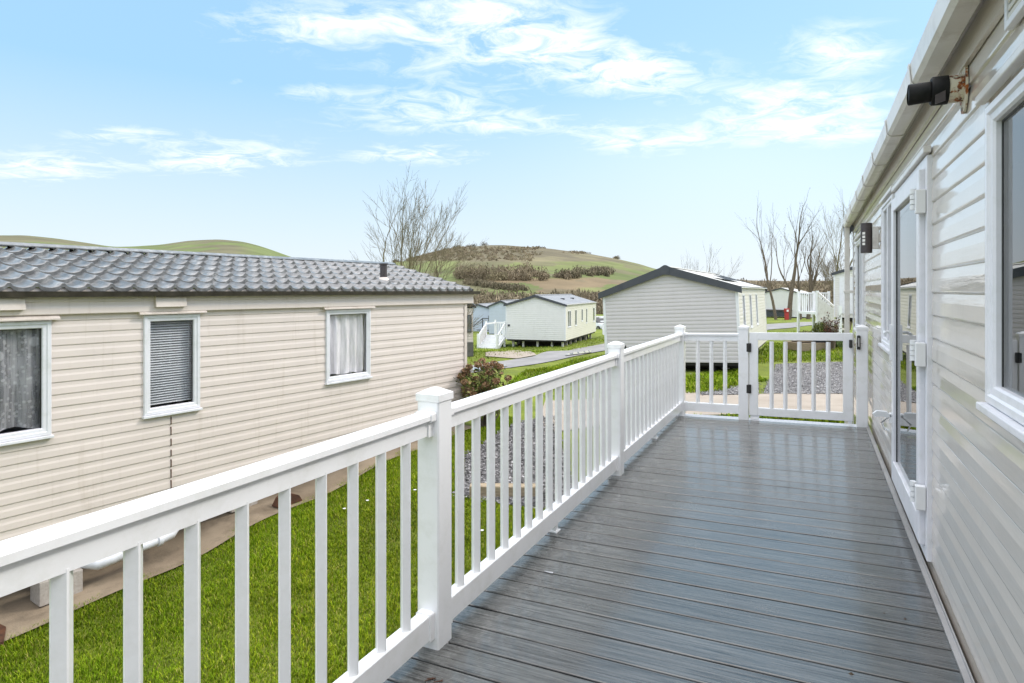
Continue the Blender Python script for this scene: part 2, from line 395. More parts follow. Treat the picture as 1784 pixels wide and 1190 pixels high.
# grey angle trim between the boards and the wall
mb = MB(); mb.box(.486, .512, -1.9, yend+.12, dz(.49)-.02, dz(.49)+.006); mb.box(.507, .512, -1.9, yend+.12, dz(.49)+.006, dz(.49)+.022)
mb.build('edge_trim', 'trim_grey', deck)

# ------------------------------------------------------------------ balustrade
bal = empty('deck_balustrade', (XR, 4.7, 0), 0, 'white plastic post and spindle balustrade along the open side of the deck', 'balustrade')
def loc(o, p): o.location = tuple(Vector(p) - Vector(bal.location)) if o.parent == bal else p; return o
def post_mesh():
    mb = MB(); a = .0525
    poly = []
    r = .006
    for sx, sy in ((1,-1),(1,1),(-1,1),(-1,-1)):
        pts = [(sx*(a-r), sy*a), (sx*a, sy*(a-r))] if sx*sy < 0 and sx > 0 or (sx < 0 and sy > 0) else [(sx*a, sy*(a-r)), (sx*(a-r), sy*a)]
        poly += pts
    mb.prism(poly, lambda u,v,t: (u,v,t), -.16, 1.0); return mb
pm_ = post_mesh(); proto_post = pm_.build('post', 'upvc', bal)
def cap_mb():
    mb = MB(); a = .0565; h = .03
    mb.add([(-a,-a,0),(a,-a,0),(a,a,0),(-a,a,0),(-a,-a,h),(a,-a,h),(a,a,h),(-a,a,h)],
           [(0,3,2,1),(0,1,5,4),(1,2,6,5),(2,3,7,6),(3,0,4,7)])
    mb.add([(-a,-a,h),(a,-a,h),(a,a,h),(-a,a,h),(-.012,-.012,h+.022),(.012,-.012,h+.022),(.012,.012,h+.022),(-.012,.012,h+.022)],
           [(0,1,5,4),(1,2,6,5),(2,3,7,6),(3,0,4,7),(4,5,6,7)]); return mb
proto_cap = cap_mb().build('cap', 'upvc', proto_post, .002, 2, (0,0,1.0))
first = [True]
def post(x, y, parent=bal, h=0):
    base = Vector(parent.location)
    if first[0]: p = proto_post; first[0] = False
    else:
        p = proto_post.copy(); COL.objects.link(p); c = proto_cap.copy(); COL.objects.link(c); c.parent = p
    p.parent = parent; p.location = Vector((x, y, dz(x)+h)) - base; return p
PY = [-.52, 2.142, 4.742, 7.36]
for y in PY: post(XR, y)
TOPC = [(-.037,.932),(-.037,.951),(-.031,.957),(.031,.957),(.037,.951),(.037,.932),(.021,.932),(.021,.868),(-.021,.868),(-.021,.932)]
BOTC = [(-.029,.052),(-.029,.146),(-.026,.149),(.026,.149),(.029,.146),(.029,.052)]
BW = .0345
def spindle_mb(h):
    a = BW/2; c = .0035; mb = MB()
    poly = [(a-c,-a),(a,-a+c),(a,a-c),(a-c,a),(-a+c,a),(-a,a-c),(-a,-a+c),(-a+c,-a)]
    mb.prism(poly, lambda u,v,t: (u,v,t), 0, h); return mb
sp_proto = spindle_mb(.74).build('spindle', 'upvc', bal); sp_proto.rotation_euler.z = R(47)
sp_first = [True]
def spindle(x, y, z, parent=bal, rz=47):
    if sp_first[0]: o = sp_proto; sp_first[0] = False
    else: o = sp_proto.copy(); COL.objects.link(o); o.parent = parent
    o.parent = parent; o.location = Vector((x,y,z)) - Vector(parent.location); o.rotation_euler.z = R(rz); return o
br_t = [(-.042,.927),(-.042,.957),(-.034,.963),(.034,.963),(.042,.957),(.042,.927),(.027,.920),(.027,.862),(-.027,.862),(-.027,.920)]
br_b = [(-.035,.044),(-.035,.150),(-.030,.155),(.030,.155),(.035,.150),(.035,.044)]
bl = Vector(bal.location)
def along_y(poly, y0, y1, x=XR): return MB().prism(poly, lambda u,v,t: (x+u-bl.x, t-bl.y, v+dz(x)-bl.z), y0, y1)
for s in range(3):
    ya, yb = PY[s]+.0525, PY[s+1]-.0525
    along_y(TOPC, ya+.004, yb-.004).build('top_rail', 'upvc', bal); along_y(BOTC, ya+.004, yb-.004).build('bottom_rail', 'upvc', bal)
    for yy in (ya, yb-.032):
        along_y(br_t, yy, yy+.032).build('bracket', 'upvc', bal, .003); along_y(br_b, yy, yy+.032).build('bracket', 'upvc', bal, .003)
    for q in range(16): spindle(XR, ya + (yb-ya)*(q+1)/17, .135)
    ym = (ya+yb)/2
    mb = MB(); mb.box(-.02,.02,-.02,.02,0,.056); mb.box(-.032,.032,-.032,.032,0,.009); mb.build('rail_foot', 'upvc', bal, .003).location = (0, ym-bl.y, 0)
# return section to the gate
YG = 7.36; XH = -.70                                                # hinge post centre
post(XH, YG-.02)
def along_x(poly, xa, xb, y, base, mbo=None):
    return (mbo or MB()).prism([(u,v) for u,v in poly], lambda u,v,t: (t-base.x, y+u-base.y, v+dz(t)-base.z), xa, xb)
xa, xb = XR+.0525, XH-.0525
along_x(TOPC, xa, xb, YG, bl).build('top_rail', 'upvc', bal); along_x(BOTC, xa, xb, YG, bl).build('bottom_rail', 'upvc', bal)
along_x(br_t, xa, xa+.03, YG, bl).build('bracket', 'upvc', bal, .003); along_x(br_b, xa, xa+.03, YG, bl).build('bracket', 'upvc', bal, .003)
for q in range(3):
    xx = xa+(xb-xa)*(q+1)/4; spindle(xx, YG, .135+dz(xx))
# latch post by the wall
XL = .455
lp = empty('latch_post', (XL, YG-.02, dz(XL)), 0, 'square white gate post against the caravan wall, carrying the black latch', 'post')
p = proto_post.copy(); COL.objects.link(p); p.parent = lp; p.location = (0,0,0); c = proto_cap.copy(); COL.objects.link(c); c.parent = p
# gate
gt = empty('deck_gate', (XH+.06, YG-.03, dz(XH+.06)), 0, 'white spindle gate with black hinges closing the far end of the deck', 'gate')
gl = Vector(gt.location); GA, GB = XH+.060, XL-.085
yg0, yg1 = YG-.055, YG-.012
def sheared(mb): mb.v = [(a-gl.x, b_-gl.y, c+dz(a)*1.0-gl.z) for a,b_,c in mb.v]; return mb
sheared(MB().box(GA+.09, GB-.09, yg0, yg1, .885, .968)).build('top_bar', 'upvc', gt, .004)
sheared(MB().box(GA+.09, GB-.09, yg0, yg1, .048, .135)).build('bottom_bar', 'upvc', gt, .004)
sheared(MB().box(GA, GA+.09, yg0, yg1, .048, .968)).build('stile', 'upvc', gt, .004)
sheared(MB().box(GB-.09, GB, yg0, yg1, .048, .968)).build('stile', 'upvc', gt, .004)
for q in range(5):
    xx = GA+.09 + (GB-GA-.18)*(q+1)/6; o = spindle(xx, (yg0+yg1)/2, .13+dz(xx), gt); 
sheared(MB().box(GA+.01, GA+.10, yg0+.01, yg1-.004, .0, .047)).build('gate_foot', 'upvc', gt, .004)
sheared(MB().box(GB-.045, GB-.005, yg0+.01, yg1-.004, .012, .047)).build('gate_foot', 'upvc', gt, .004)
sheared(MB().box(GB+.004, GB+.010, yg1-.03, yg1+.004, .05, .96)).build('stop_strip', 'pvc_gutter', gt)
for zh in (.34, .80):
    mb = MB(); mb.box(GA-.030, GA+.022, yg0-.020, yg0-.002, zh-.048, zh+.052); sheared(mb).build('hinge', 'black_plastic', gt, .008, 3)
    mb = MB(); mb.tube([(GA-.004, yg0-.024, zh-.045), (GA-.004, yg0-.024, zh+.048)], .007, 8); sheared(mb).build('hinge_pin', 'black_plastic', gt)
mb = MB(); mb.box(GB-.036, GB-.004, yg0-.034, yg0-.002, .815, .90); sheared(mb).build('latch_striker', 'black_plastic', gt, .008, 3)
lb = MB(); lb.box(-.050,-.018,-.085,-.054,.80,.945); lb.build('latch_body', 'black_plastic', lp, .006, 2)
lb = MB(); lb.tube([(-.075,-.07,.865),(.0,-.075,.862)], .004, 6); lb.tube([(-.034,-.09,.83),(-.034,-.09,.92)], .008, 8); lb.build('latch_pin', 'steel', lp)

# ------------------------------------------------------------------ caravans
PROF2 = [(0,0),(.045,.0105),(.09,.0118),(.60,.0108),(.82,.0072),(.96,.0050),(1.0,0)]
PROF = [(0,0),(.035,.0075),(.09,.0092),(.52,.0078),(.70,.0036),(.97,.0026),(1.0,0)]
def siding(mb, P, z0, z1, pitch, spans, zoff=0, prof=None):
    prof = prof or PROF
    """P(u, off, z)->xyz ; spans(z) -> [(ua,ub)...] ; cladding profile strips"""
    zs = []
    k0 = math.floor((z0-zoff)/pitch)-1; k = k0
    while zoff+k*pitch < z1:
        for (t_, o_) in prof[:-1]: zs.append((zoff+(k+t_)*pitch, o_))
        k += 1
    zs.append((zoff+k*pitch, 0))
    def clip(za, oa, zb, ob, z): return oa + (ob-oa)*(z-za)/(zb-za)
    for (za, oa), (zb, ob) in zip(zs[:-1], zs[1:]):
        if zb <= z0+1e-6 or za >= z1-1e-6: continue
        lo, hi = max(za, z0), min(zb, z1)
        cuts = sorted({lo, hi} | {c for c in spans('cuts') if lo < c < hi})
        for c0, c1 in zip(cuts[:-1], cuts[1:]):
            o0, o1 = clip(za,oa,zb,ob,c0), clip(za,oa,zb,ob,c1)
            s0, s1 = spans((c0+1e-5)), spans((c1-1e-5))
            for (a0, b0), (a1, b1) in zip(s0, s1):
                if b0-a0 < 1e-4 and b1-a1 < 1e-4: continue
                mb.add([P(a0,o0,c0), P(b0,o0,c0), P(b1,o1,c1), P(a1,o1,c1)], [(0,1,2,3)])
def rect_spans(L, openings, zc=()):
    cuts = set(zc)
    for (a,b_,c,d) in openings: cuts |= {c, d}
    def f(z):
        if z == 'cuts': return cuts
        seg = [(0, L)]
        for (a,b_,c,d) in openings:
            if c < z < d:
                seg = [q for (u,v) in seg for q in ((u, min(v,a)), (max(u,b_), v)) if q[1]-q[0] > 1e-4] if any(u < b_ and v > a for u,v in seg) else seg
        return seg
    return f
def gable_spans(W, H, rise):
    def f(z):
        if z == 'cuts': return {H}
        if z <= H: return [(0, W)]
        t_ = (z-H)/rise*W/2; return [(t_, W-t_)]
    return f
class Caravan:
    def __init__(s, name, loc_, rz, L, W, H, rise, pitch, label, side_mat, end_mat=None, roll=0, cat='static caravan', group=None):
        s.r = empty(name, loc_, 0, label, cat, group, rot=(0, roll, rz)); s.r.rotation_mode = 'XYZ'
        if roll: s.r.matrix_world = Matrix.Translation(loc_) @ Matrix.Rotation(rz,4,'Z') @ Matrix.Rotation(roll,4,'Y'); 
        s.L, s.W, s.H, s.rise, s.p = L, W, H, rise, pitch; s.sm = side_mat; s.em = end_mat or side_mat
    def side(s, right=True, openings=(), zoff=0, z0=0, nm='side_wall', mat=None):
        mb = MB(); W = s.W
        P = (lambda u,o,z: (W+o, u, z)) if right else (lambda u,o,z: (-o, s.L-u, z))
        ops = openings if right else [(s.L-b_, s.L-a, c, d) for a,b_,c,d in openings]
        siding(mb, P, z0, s.H, s.p, rect_spans(s.L, ops), zoff, getattr(s, 'prof', None)); return mb.build(nm, mat or s.sm, s.r)
    def gable(s, front=True, zoff=0, z0=0):
        mb = MB()
        P = (lambda u,o,z: (u, -o, z)) if front else (lambda u,o,z: (s.W-u, s.L+o, z))
        siding(mb, P, z0, s.H+s.rise-.004, s.p, gable_spans(s.W, s.H, s.rise), zoff); return mb.build('end_wall', s.em, s.r)
    def corners(s, mat='upvc_frame', w=.05):
        for (x, y) in ((0,0),(s.W,0),(0,s.L),(s.W,s.L)):
            mb = MB(); sx = 1 if x == 0 else -1; sy = 1 if y == 0 else -1
            mb.box(min(x-sx*.018, x+sx*w), max(x-sx*.018, x+sx*w), min(y-sy*.018,y-sy*.001), max(y-sy*.018,y-sy*.001), 0, s.H)
            mb.box(min(x-sx*.018,x-sx*.001), max(x-sx*.018,x-sx*.001), min(y, y+sy*w), max(y, y+sy*w), 0, s.H)
            mb.build('corner_trim', mat, s.r)
    def roof(s, mat, over=.06, eave=.07, th=.035):
        W, H, rs = s.W, s.H, s.rise; sl = rs/(W/2)
        for sgn in (1, -1):
            mb = MB(); n_ = 34; ya, yb = -over, s.L+over
            def P(t_, y, dzz): 
                x = W/2 + sgn*t_; return (x, y, H+rs - t_*sl + dzz)
            ts = [0, W/2+eave]
            for k in range(8):
                t0 = ts[1]*k/8; t1 = ts[1]*(k+1)/8
                vs = [P(t0,ya,.018),P(t1,ya,.028),P(t1,yb,.028),P(t0,yb,.018),P(t0,ya,-.0),P(t1,ya,-.0),P(t1,yb,-.0),P(t0,yb,-.0)]
                mb.add(vs, [(0,1,2,3),(7,6,5,4),(0,4,5,1),(1,5,6,2),(2,6,7,3),(3,7,4,0)])
            mb.build('roof_panel', mat, s.r)
        mb = MB(); mb.prism([(-.09,-.018),(0,.0),(.09,-.018),(.09,.002),(0,.028),(-.09,.002)], lambda u,v,t: (W/2+u, t, H+rs+v+.03), -over-.005, s.L+over+.005)
        mb.build('ridge_cap', mat, s.r)
    def verge(s, mat, front=True, h=.17, over=.07, eave=.10, knuckle=True, t=.05):
        W, H, rs = s.W, s.H, s.rise; sl = rs/(W/2); y = -over if front else s.L+over-t
        for sgn in (1, -1):
            e = W/2+eave; a0 = .0
            pts = [(a0, H+rs+.05), (e, H+rs-e*sl+.05), (e, H+rs-e*sl+.05-h*.75), (a0, H+rs+.05-h)]
            mb = MB(); mb.prism([(W/2+sgn*u, z) for u,z in pts], lambda u,v,tt: (u, tt, v), y, y+t); mb.build('verge_board', mat, s.r, .006)
        if knuckle:
            k = .14
            mb = MB(); mb.prism([(W/2-k, H+rs+.058-k*sl), (W/2-.03, H+rs+.068), (W/2+.03, H+rs+.068), (W/2+k, H+rs+.058-k*sl), (W/2+k*.75, H+rs+.04-h-.01), (W/2-k*.75, H+rs+.04-h-.01)],
                                 lambda u,v,tt: (u, tt, v), y-.012 if front else y, y+t if front else y+t+.012); mb.build('ridge_boss', mat, s.r, .005)
    def gutter(s, mat, right=True, drop=0, h=.06, w=.07, clips=False):
        x = s.W+.02 if right else -.02-w
        pr = [(0,0),(w,0),(w,h),(w-.006,h),(w-.006,.006),(.006,.006),(.006,h),(0,h)]
        o = MB().prism(pr, lambda u,v,t: (x+u, t, s.H-.03-drop+v), -.06, s.L+.06).build('gutter', mat, s.r); return o
    def window(s, right, y0, y1, z0, z1, fm='upvc_frame', fw=.05, proud=.02, backing='interior', depth=.35, curtain=None, sill=True, mull=(), glass='glass', drip=None, dripm=None):
        X = s.W if right else 0; sg = 1 if right else -1
        def bx(mb, d0, d1, a0, a1, b0, b1): mb.box(min(X+sg*d0, X+sg*d1), max(X+sg*d0, X+sg*d1), a0, a1, b0, b1)
        fr = MB(); d0, d1 = -.03, proud
        prof = [(0,d0),(0,d1-.006),(.006,d1),(fw*.45,d1),(fw*.55,d1-.008),(fw*.9,d1-.010),(fw,d1-.018),(fw,d0)]
        # mitred frame: sweep the profile round the rectangle
        cs = [(y0,z0,1,1),(y1,z0,-1,1),(y1,z1,-1,-1),(y0,z1,1,-1)]; vs = []
        for (cy,cz,sy,sz) in cs: vs += [(X+sg*d, cy+sy*u, cz+sz*u) for u,d in prof]
        n_ = len(prof); fr.add(vs, [(i*n_+q, ((i+1)%4)*n_+q, ((i+1)%4)*n_+q+1, i*n_+q+1) for i in range(4) for q in range(n_-1)])
        for my in mull: bx(fr, d0, d1-.006, my-fw*.6, my+fw*.6, z0+fw, z1-fw)
        f = fr.build('window', fm, s.r)
        g = MB(); bx(g, -.012, -.006, y0+fw, y1-fw, z0+fw, z1-fw); g.build('glass', glass, f)
        gk = MB(); bx(gk, -.014, -.004, y0+fw-.001, y0+fw+.008, z0+fw, z1-fw); bx(gk, -.014, -.004, y1-fw-.008, y1-fw+.001, z0+fw, z1-fw)
        bx(gk, -.014, -.004, y0+fw, y1-fw, z1-fw-.007, z1-fw); gk.build('gasket', 'black_plastic', f)
        bk = MB(); bx(bk, -depth-.01, -depth, y0-.15, y1+.15, z0-.1, z1+.1); bk.build('room_behind', backing, f)
        if sill:
            sm_ = MB(); bx(sm_, .002, proud+.022, y0-.012, y1+.012, z0-.026, z0-.001); sm_.build('sill', fm, f, .004)
        if drip:
            dm = MB()
            dm.prism([(.0,.055),(.012,.055),(.062,.012),(.062,.0),(.0,.004)], lambda u,v,t: (X+sg*(u+.003), t, z1+.006+v), y0-drip, y1+drip); dm.build('drip_cap', dripm or s.sm, f)
        return f
def pleats(mb, X, y0, y1, z0, z1, amp, nper, sg=1, lean=0.0, n=60, scallop=0, taper=0):
    vs = []
    nz = 8
    for j in range(nz+1):
        z = z0 + (z1-z0)*j/nz; q = j/nz
        for i_ in range(n+1):
            t_ = i_/n; ph = t_*nper*2*math.pi + .6*math.sin(t_*9)
            yy = y0 + (y1-y0)*t_ + lean*(1-q)*(t_-.5) + .012*math.sin(ph*1.3+j)
            zz = z + (scallop*abs(math.sin(t_*nper*1.7)) if j == 0 else 0)
            vs.append((X + amp*math.sin(ph)*(.5+.5*(1-q)), yy, zz))
    mb.add(vs, [(j*(n+1)+i_, j*(n+1)+i_+1, (j+1)*(n+1)+i_+1, (j+1)*(n+1)+i_) for j in range(nz) for i_ in range(n)], True)
    return mb
def chassis(cv, z0=-.0, dark=True, legs=(), side=1):
    mb = MB(); W, L = cv.W, cv.L
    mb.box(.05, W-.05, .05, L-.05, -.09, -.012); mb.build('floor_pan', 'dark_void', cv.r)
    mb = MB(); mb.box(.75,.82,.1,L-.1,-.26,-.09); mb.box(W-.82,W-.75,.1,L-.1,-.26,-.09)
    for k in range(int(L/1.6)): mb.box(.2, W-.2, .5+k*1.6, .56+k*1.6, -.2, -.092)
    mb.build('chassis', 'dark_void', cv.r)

# --- the caravan whose deck this is (its left wall faces the deck)
own = Caravan('static_caravan', (XW, -2.2, -.62), 0, 12.55, 3.75, 3.17, .55, .1125, 'glossy taupe clad caravan with the patio door, right beside the deck', 'clad_own')
OZ = .62; OY = 2.2
ow = [(1.55,2.53,1.08,2.06), (3.66,5.0,.10,2.13), (5.16,5.93,1.02,2.15), (8.25,9.55,.95,2.10)]
ops = [(a+OY+.012, b_+OY-.012, c+OZ+.012, d+OZ-.012) for a,b_,c,d in ow]
own.prof = PROF2
own.side(False, ops, zoff=.035); own.side(True); own.gable(True); own.gable(False); own.corners(); own.roof('roof_pale', eave=.02)
chassis(own)
w1 = own.window(False, ow[0][0]+OY, ow[0][1]+OY, ow[0][2]+OZ, ow[0][3]+OZ, fw=.062, proud=.028, glass='glass_dark', depth=.8)
w2 = own.window(False, ow[2][0]+OY, ow[2][1]+OY, ow[2][2]+OZ, ow[2][3]+OZ, fw=.055, proud=.035, glass='glass_dark', mull=(5.52+OY,))
w3 = own.window(False, ow[3][0]+OY, ow[3][1]+OY, ow[3][2]+OZ, ow[3][3]+OZ, fw=.055, proud=.03, glass='glass_dark', mull=(8.7+OY,))
# slanting drip rail above windows and door
def owbox(mb, x0, x1, y0, y1, z0, z1): return mb.box(x0, x1, y0+OY, y1+OY, z0+OZ, z1+OZ)
for par, (a,b_,c,d) in ((w1, ow[0]), (w2, ow[2]), (w3, ow[3])):
    owbox(MB(), -.045, -.015, a-.05, b_+.05, d+.022, d+.050).build('drip_rail', 'pvc_gutter', par, .004)
# patio door
dr = MB(); a, b_, c, d = ow[1]
def fr(mb, y0, y1, z0, z1, w, x0, x1):
    owbox(mb, x0, x1, y0, y0+w, z0, z1); owbox(mb, x0, x1, y1-w, y1, z0, z1); owbox(mb, x0, x1, y0+w, y1-w, z1-w, z1); owbox(mb, x0, x1, y0+w, y1-w, z0, z0+w); return mb
door = fr(dr, a, b_, c, d, .055, -.032, .03).build('door', 'upvc_frame', own.r, .004)
leaf = MB(); ya, yb = a+.062, b_-.062
owbox(leaf, -.058, -.010, ya, ya+.085, c+.06, d-.06); owbox(leaf, -.058, -.010, yb-.085, yb, c+.06, d-.06)
owbox(leaf, -.058, -.010, ya+.085, yb-.085, d-.145, d-.06); owbox(leaf, -.058, -.010, ya+.085, yb-.085, c+.06, c+.20)
leaf.build('door_leaf', 'upvc_frame', door, .005)
owbox(MB(), -.036, -.030, ya+.085, yb-.085, c+.20, d-.145).build('glass', 'glass_dark', door)
gk = MB(); owbox(gk, -.040,-.028, ya+.085, ya+.093, c+.20, d-.145); owbox(gk, -.040,-.028, yb-.093, yb-.085, c+.20, d-.145)
owbox(gk, -.020,-.008, a+.055, a+.061, c+.06, d-.06); gk.build('gasket', 'black_plastic', door)
owbox(MB(), .5, .51, a-.2, b_+.2, c-.05, d+.05).build('room_behind', 'interior', door)
for zh in (.41, 1.13, 1.90):
    hb = MB(); owbox(hb, -.078, -.034, a+.005, a+.045, zh-.06, zh+.06)
    for q in range(4): hb.tube([(-.082, a+OY+.062, zh+OZ-.035+q*.027), (-.082, a+OY+.062, zh+OZ-.012+q*.027)], .015, 10)
    hb.build('hinge', 'white_paint', door, .004)
hd = MB(); owbox(hd, -.072,-.058, yb-.06, yb-.028, .98, 1.22); hd.tube([(-.075,yb+OY-.045,1.17+OZ),(-.105,yb+OY-.045,1.17+OZ),(-.108,yb+OY-.16,1.165+OZ)], .010, 8); hd.build('handle', 'white_paint', door, .003)
st = MB(); owbox(st, -.075,-.058, yb-.07, yb-.03, .55, .62)
st.prism([(0,.0),(.03,.028),(.09,.03),(.115,.006),(.10,-.012),(.06,-.004),(.03,-.012)], lambda u,v,t: (-.06-u, t, .60+OZ+v), yb+OY-.07, yb+OY-.03)
st.tube([(-.08,yb+OY-.05,.59+OZ),(-.12,yb+OY-.05,.55+OZ),(-.10,yb+OY-.05,.50+OZ)], .006, 6); st.build('door_stay', 'white_paint', door, .003)
owbox(MB(), -.050, -.015, a-.02, b_+.03, d+.008, d+.040).build('drip_rail', 'pvc_gutter', door, .004)
# gutter, soffit, clips, downpipe
GZ0 = 2.405
sf = MB(); owbox(sf, -.055, .02, -2.2, 10.33, GZ0+.012, GZ0+.03); sf.build('soffit', 'pvc_gutter', own.r)
fb = MB(); owbox(fb, -.028, -.012, -2.2, 10.33, GZ0-.10, GZ0+.01); fb.build('fascia_strip', 'clad_own', own.r)
gprof = [(-.045,.015),(-.050,-.045),(-.062,-.062),(-.125,-.062),(-.142,-.045),(-.150,.035),(-.146,.035),(-.137,-.042),(-.122,-.056),(-.064,-.056),(-.055,-.042),(-.050,.015)]
gut = MB().prism(gprof, lambda u,v,t: (u, t+OY, GZ0+v+OZ+.03), -2.2, 10.2).build('gutter', 'pvc_gutter', own.r)
for yy in (-.7, .3, 1.3, 2.3, 3.29, 4.3, 5.25, 6.25, 7.2, 8.3, 9.4):
    cp_ = [(u*1.0 + (-.006 if u < -.1 else .004 if u > -.06 else 0), v - (.006 if v < 0 else -.002)) for u, v in gprof[:6]]
    cp2 = cp_ + [(u + (.004 if u < -.1 else -.003), v+.005) for u, v in cp_[::-1]]
    MB().prism(cp2, lambda u,v,t: (u, t+OY, GZ0+v+OZ+.03), yy-.02, yy+.02).build('clip', 'pvc_gutter', gut)
dp = MB(); owbox(dp, -.135, -.070, 10.05, 10.115, -.7, GZ0-.04); dp.build('downpipe', 'pvc_gutter', own.r, .006)
dp = MB(); owbox(dp, -.145, -.0, 10.04, 10.125, 1.42, 1.46); dp.build('pipe_clip', 'pvc_gutter', own.r, .003)
ev = MB(); ev.prism([(0,0),(.0,.14),(-.10,.12),(-.145,.05),(-.13,-.12),(-.09,-.22),(-.06,-.1)], lambda u,v,t: (u, t+OY, GZ0+OZ+v-.03), 10.28, 10.36); ev.build('verge_end', 'anthracite', own.r, .006)
# air vent high on the wall
vt = MB(); va, vb, vc, vd = 1.72, 2.28, 2.28, 2.42
fr(vt, va, vb, vc-.06, vd-.02, .022, -.032, -.010); f = vt.build('air_vent', 'upvc_frame', own.r, .003)
vt = MB()
for q in range(5): owbox(vt, -.028,-.015, va+.024, vb-.024, vc-.035+q*.024, vc-.018+q*.024)
vt.build('louvre', 'clad_ivory', f, .003)
# flue
fy, fz = 2.90+OY, 2.235+OZ
fl = MB(); pts = []
for k in range(28):
    a_ = 2*math.pi*k/28; rr_ = .062 + .028*abs(math.sin(a_))**3; pts.append((rr_*math.cos(a_), rr_*math.sin(a_)*1.12))
fl.prism(pts, lambda u,v,t: (t, fy+u, fz+v), -.022, -.014); flange = fl.build('flue', 'rust_cream', own.r, .002)
for q in (-1, 1): MB().tube([(-.028, fy, fz+q*.082), (-.020, fy, fz+q*.082)], .006, 8).build('screw', 'steel', flange)
MB().tube([(-.075,fy,fz),(-.022,fy,fz)], .052, 24).build('collar', 'rust_cream', flange)
ft = MB(); ft.tube([(-.125,fy,fz),(-.120,fy,fz),(-.070,fy,fz)], [.050,.055,.055], 24); ft.build('outer_pipe', 'flue_black', flange)
ft = MB(); ft.tube([(-.200,fy+.004,fz-.002),(-.198,fy+.004,fz-.002),(-.125,fy,fz)], [.037,.041,.039], 24, cap=False)
ft.tube([(-.197,fy+.004,fz-.002),(-.125,fy,fz)], .033, 24); ft.build('inner_pipe', 'flue_black', flange)
ft = MB(); ft.prism([(-.118,.025),(-.085,.040),(-.085,.0),(-.118,-.01)], lambda u,v,t: (u, fy+t, fz-.055+v), -.058, -.054); ft.build('baffle', 'lamp_grey', flange)
# wall lamp
LY, LZ = 6.42, 1.93
lamp = empty('wall_lamp', (XW-.012, LY, LZ), 0, 'dark grey cylindrical wall light with four small slots, above the gate latch', 'wall light')
lb = MB(); lb.tube([(-.095,0,-.135),(-.095,0,.135)], .047, 26); lb.build('lamp_body', 'lamp_grey', lamp, .003)
lb = MB(); lb.box(-.05,0,-.033,.033,-.10,.10); lb.build('mounting_box', 'pvc_gutter', lamp, .004)
for q in range(4):
    s_ = MB(); an = R(200); m4 = Matrix.Translation((-.095,0,-.055+q*.032)) @ Matrix.Rotation(R(-120),4,'Z'); s_.box(.0465,.0485,-.012,.012,-.011,.011,m4); s_.build('slot', 'slot_pale', lamp)

# --- cream caravan across the grass
A0 = R(33.9); rzL = YAW - A0
lat0, Z0 = -.8336*5.25, 5.25; s0 = -3.4
ox, oy = W2(lat0 + math.sin(A0)*s0, Z0 + math.cos(A0)*s0)
WL = 3.7; nx, ny = math.cos(rzL), math.sin(rzL)
LL = 6.41-s0
cr = Caravan('static_caravan', (ox-nx*WL, oy-ny*WL, -.75), rzL, LL, WL, 2.21, .46, .112, 'weathered cream clad caravan with dark wavy tile roof, net curtains in its windows', 'clad_cream')
wl = [(-.95,.365,.155,1.185), (1.155,1.735,.185,1.205), (3.43,4.21,.24,1.20)]
wn = [(a-s0, b_-s0, c+.75, d+.75) for a,b_,c,d in wl]
cr.side(True, [(a+.012,b_-.012,c+.012,d-.012) for a,b_,c,d in wn], zoff=.02); cr.gable(True); cr.gable(False); cr.side(False)
chassis(cr)
# deeper fascia box of cladding under the gutter, running past the end
mb = MB()
siding(mb, lambda u,o,z: (WL+.045+o, u, z), 1.985, 2.20, .112, rect_spans(LL+.16, []), 1.985)
mb.add([(WL,-.02,1.985),(WL+.047,-.02,1.985),(WL+.047,LL+.16,1.985),(WL,LL+.0,1.985)], [(0,1,2,3)])
mb.add([(WL+.058,LL+.16,2.20),(WL+.048,LL+.16,2.08),(WL-.02,LL+.02,1.985),(WL-.02,LL+.10,2.20)], [(0,1,2,3)])
mb.build('fascia', 'clad_cream', cr.r)
mb = MB(); mb.box(WL-.03, WL+.018, LL+.001, LL+.02, 0, 1.98); mb.box(WL+.015, WL+.02, LL-.05, LL+.02, 0, 1.98); mb.build('corner_trim', 'cream_plain', cr.r)
# wavy tile sheet: 6 courses, 0.2 m waves
def pantile(cv, sgn, rows=6, wave=.2, over=.10):
    W, H, rs, L = cv.W, cv.H, cv.rise, cv.L; sl = rs/(W/2); T = W/2+.07
    ny_ = int((L+2*over)/wave*10); ys = np.linspace(-over, L+over, ny_)
    ph = (ys/wave) % 1.0
    h = np.where(ph < .42, .5-.5*np.cos(ph/.42*2*np.pi), 0.0)*.036 - np.where(ph >= .42, np.sin((ph-.42)/.58*np.pi), 0)*.010
    V = []; nr = 0
    for r_ in range(rows):
        t0 = .06 + (T-.06)*r_/rows; t1 = .06 + (T-.06)*(r_+1)/rows
        for (t_, st_) in ((t0, 0.0), (t0+(t1-t0)*.5, .016), (t1-.010, .038), (t1, .034), (t1, -0.002)):
            V.append(np.stack([np.full(ny_, W/2+sgn*t_), ys, H+rs-t_*sl + st_ + h + .012], -1)); nr += 1
    V = np.concatenate(V); i_ = np.arange(nr*ny_).reshape(nr, ny_)
    Fq = np.stack([i_[:-1,:-1], i_[:-1,1:], i_[1:,1:], i_[1:,:-1]], -1).reshape(-1, 4)
    if sgn > 0: Fq = Fq[:, ::-1]
    o = npmesh('tile_sheet', V, Fq, 'pantile', None, cv.r, smooth=True)
    md = o.modifiers.new('es', 'EDGE_SPLIT'); md.split_angle = R(50)
    return o
pantile(cr, 1); pantile(cr, -1)
mb = MB(); W_, H_, RS = WL, 2.21, .46
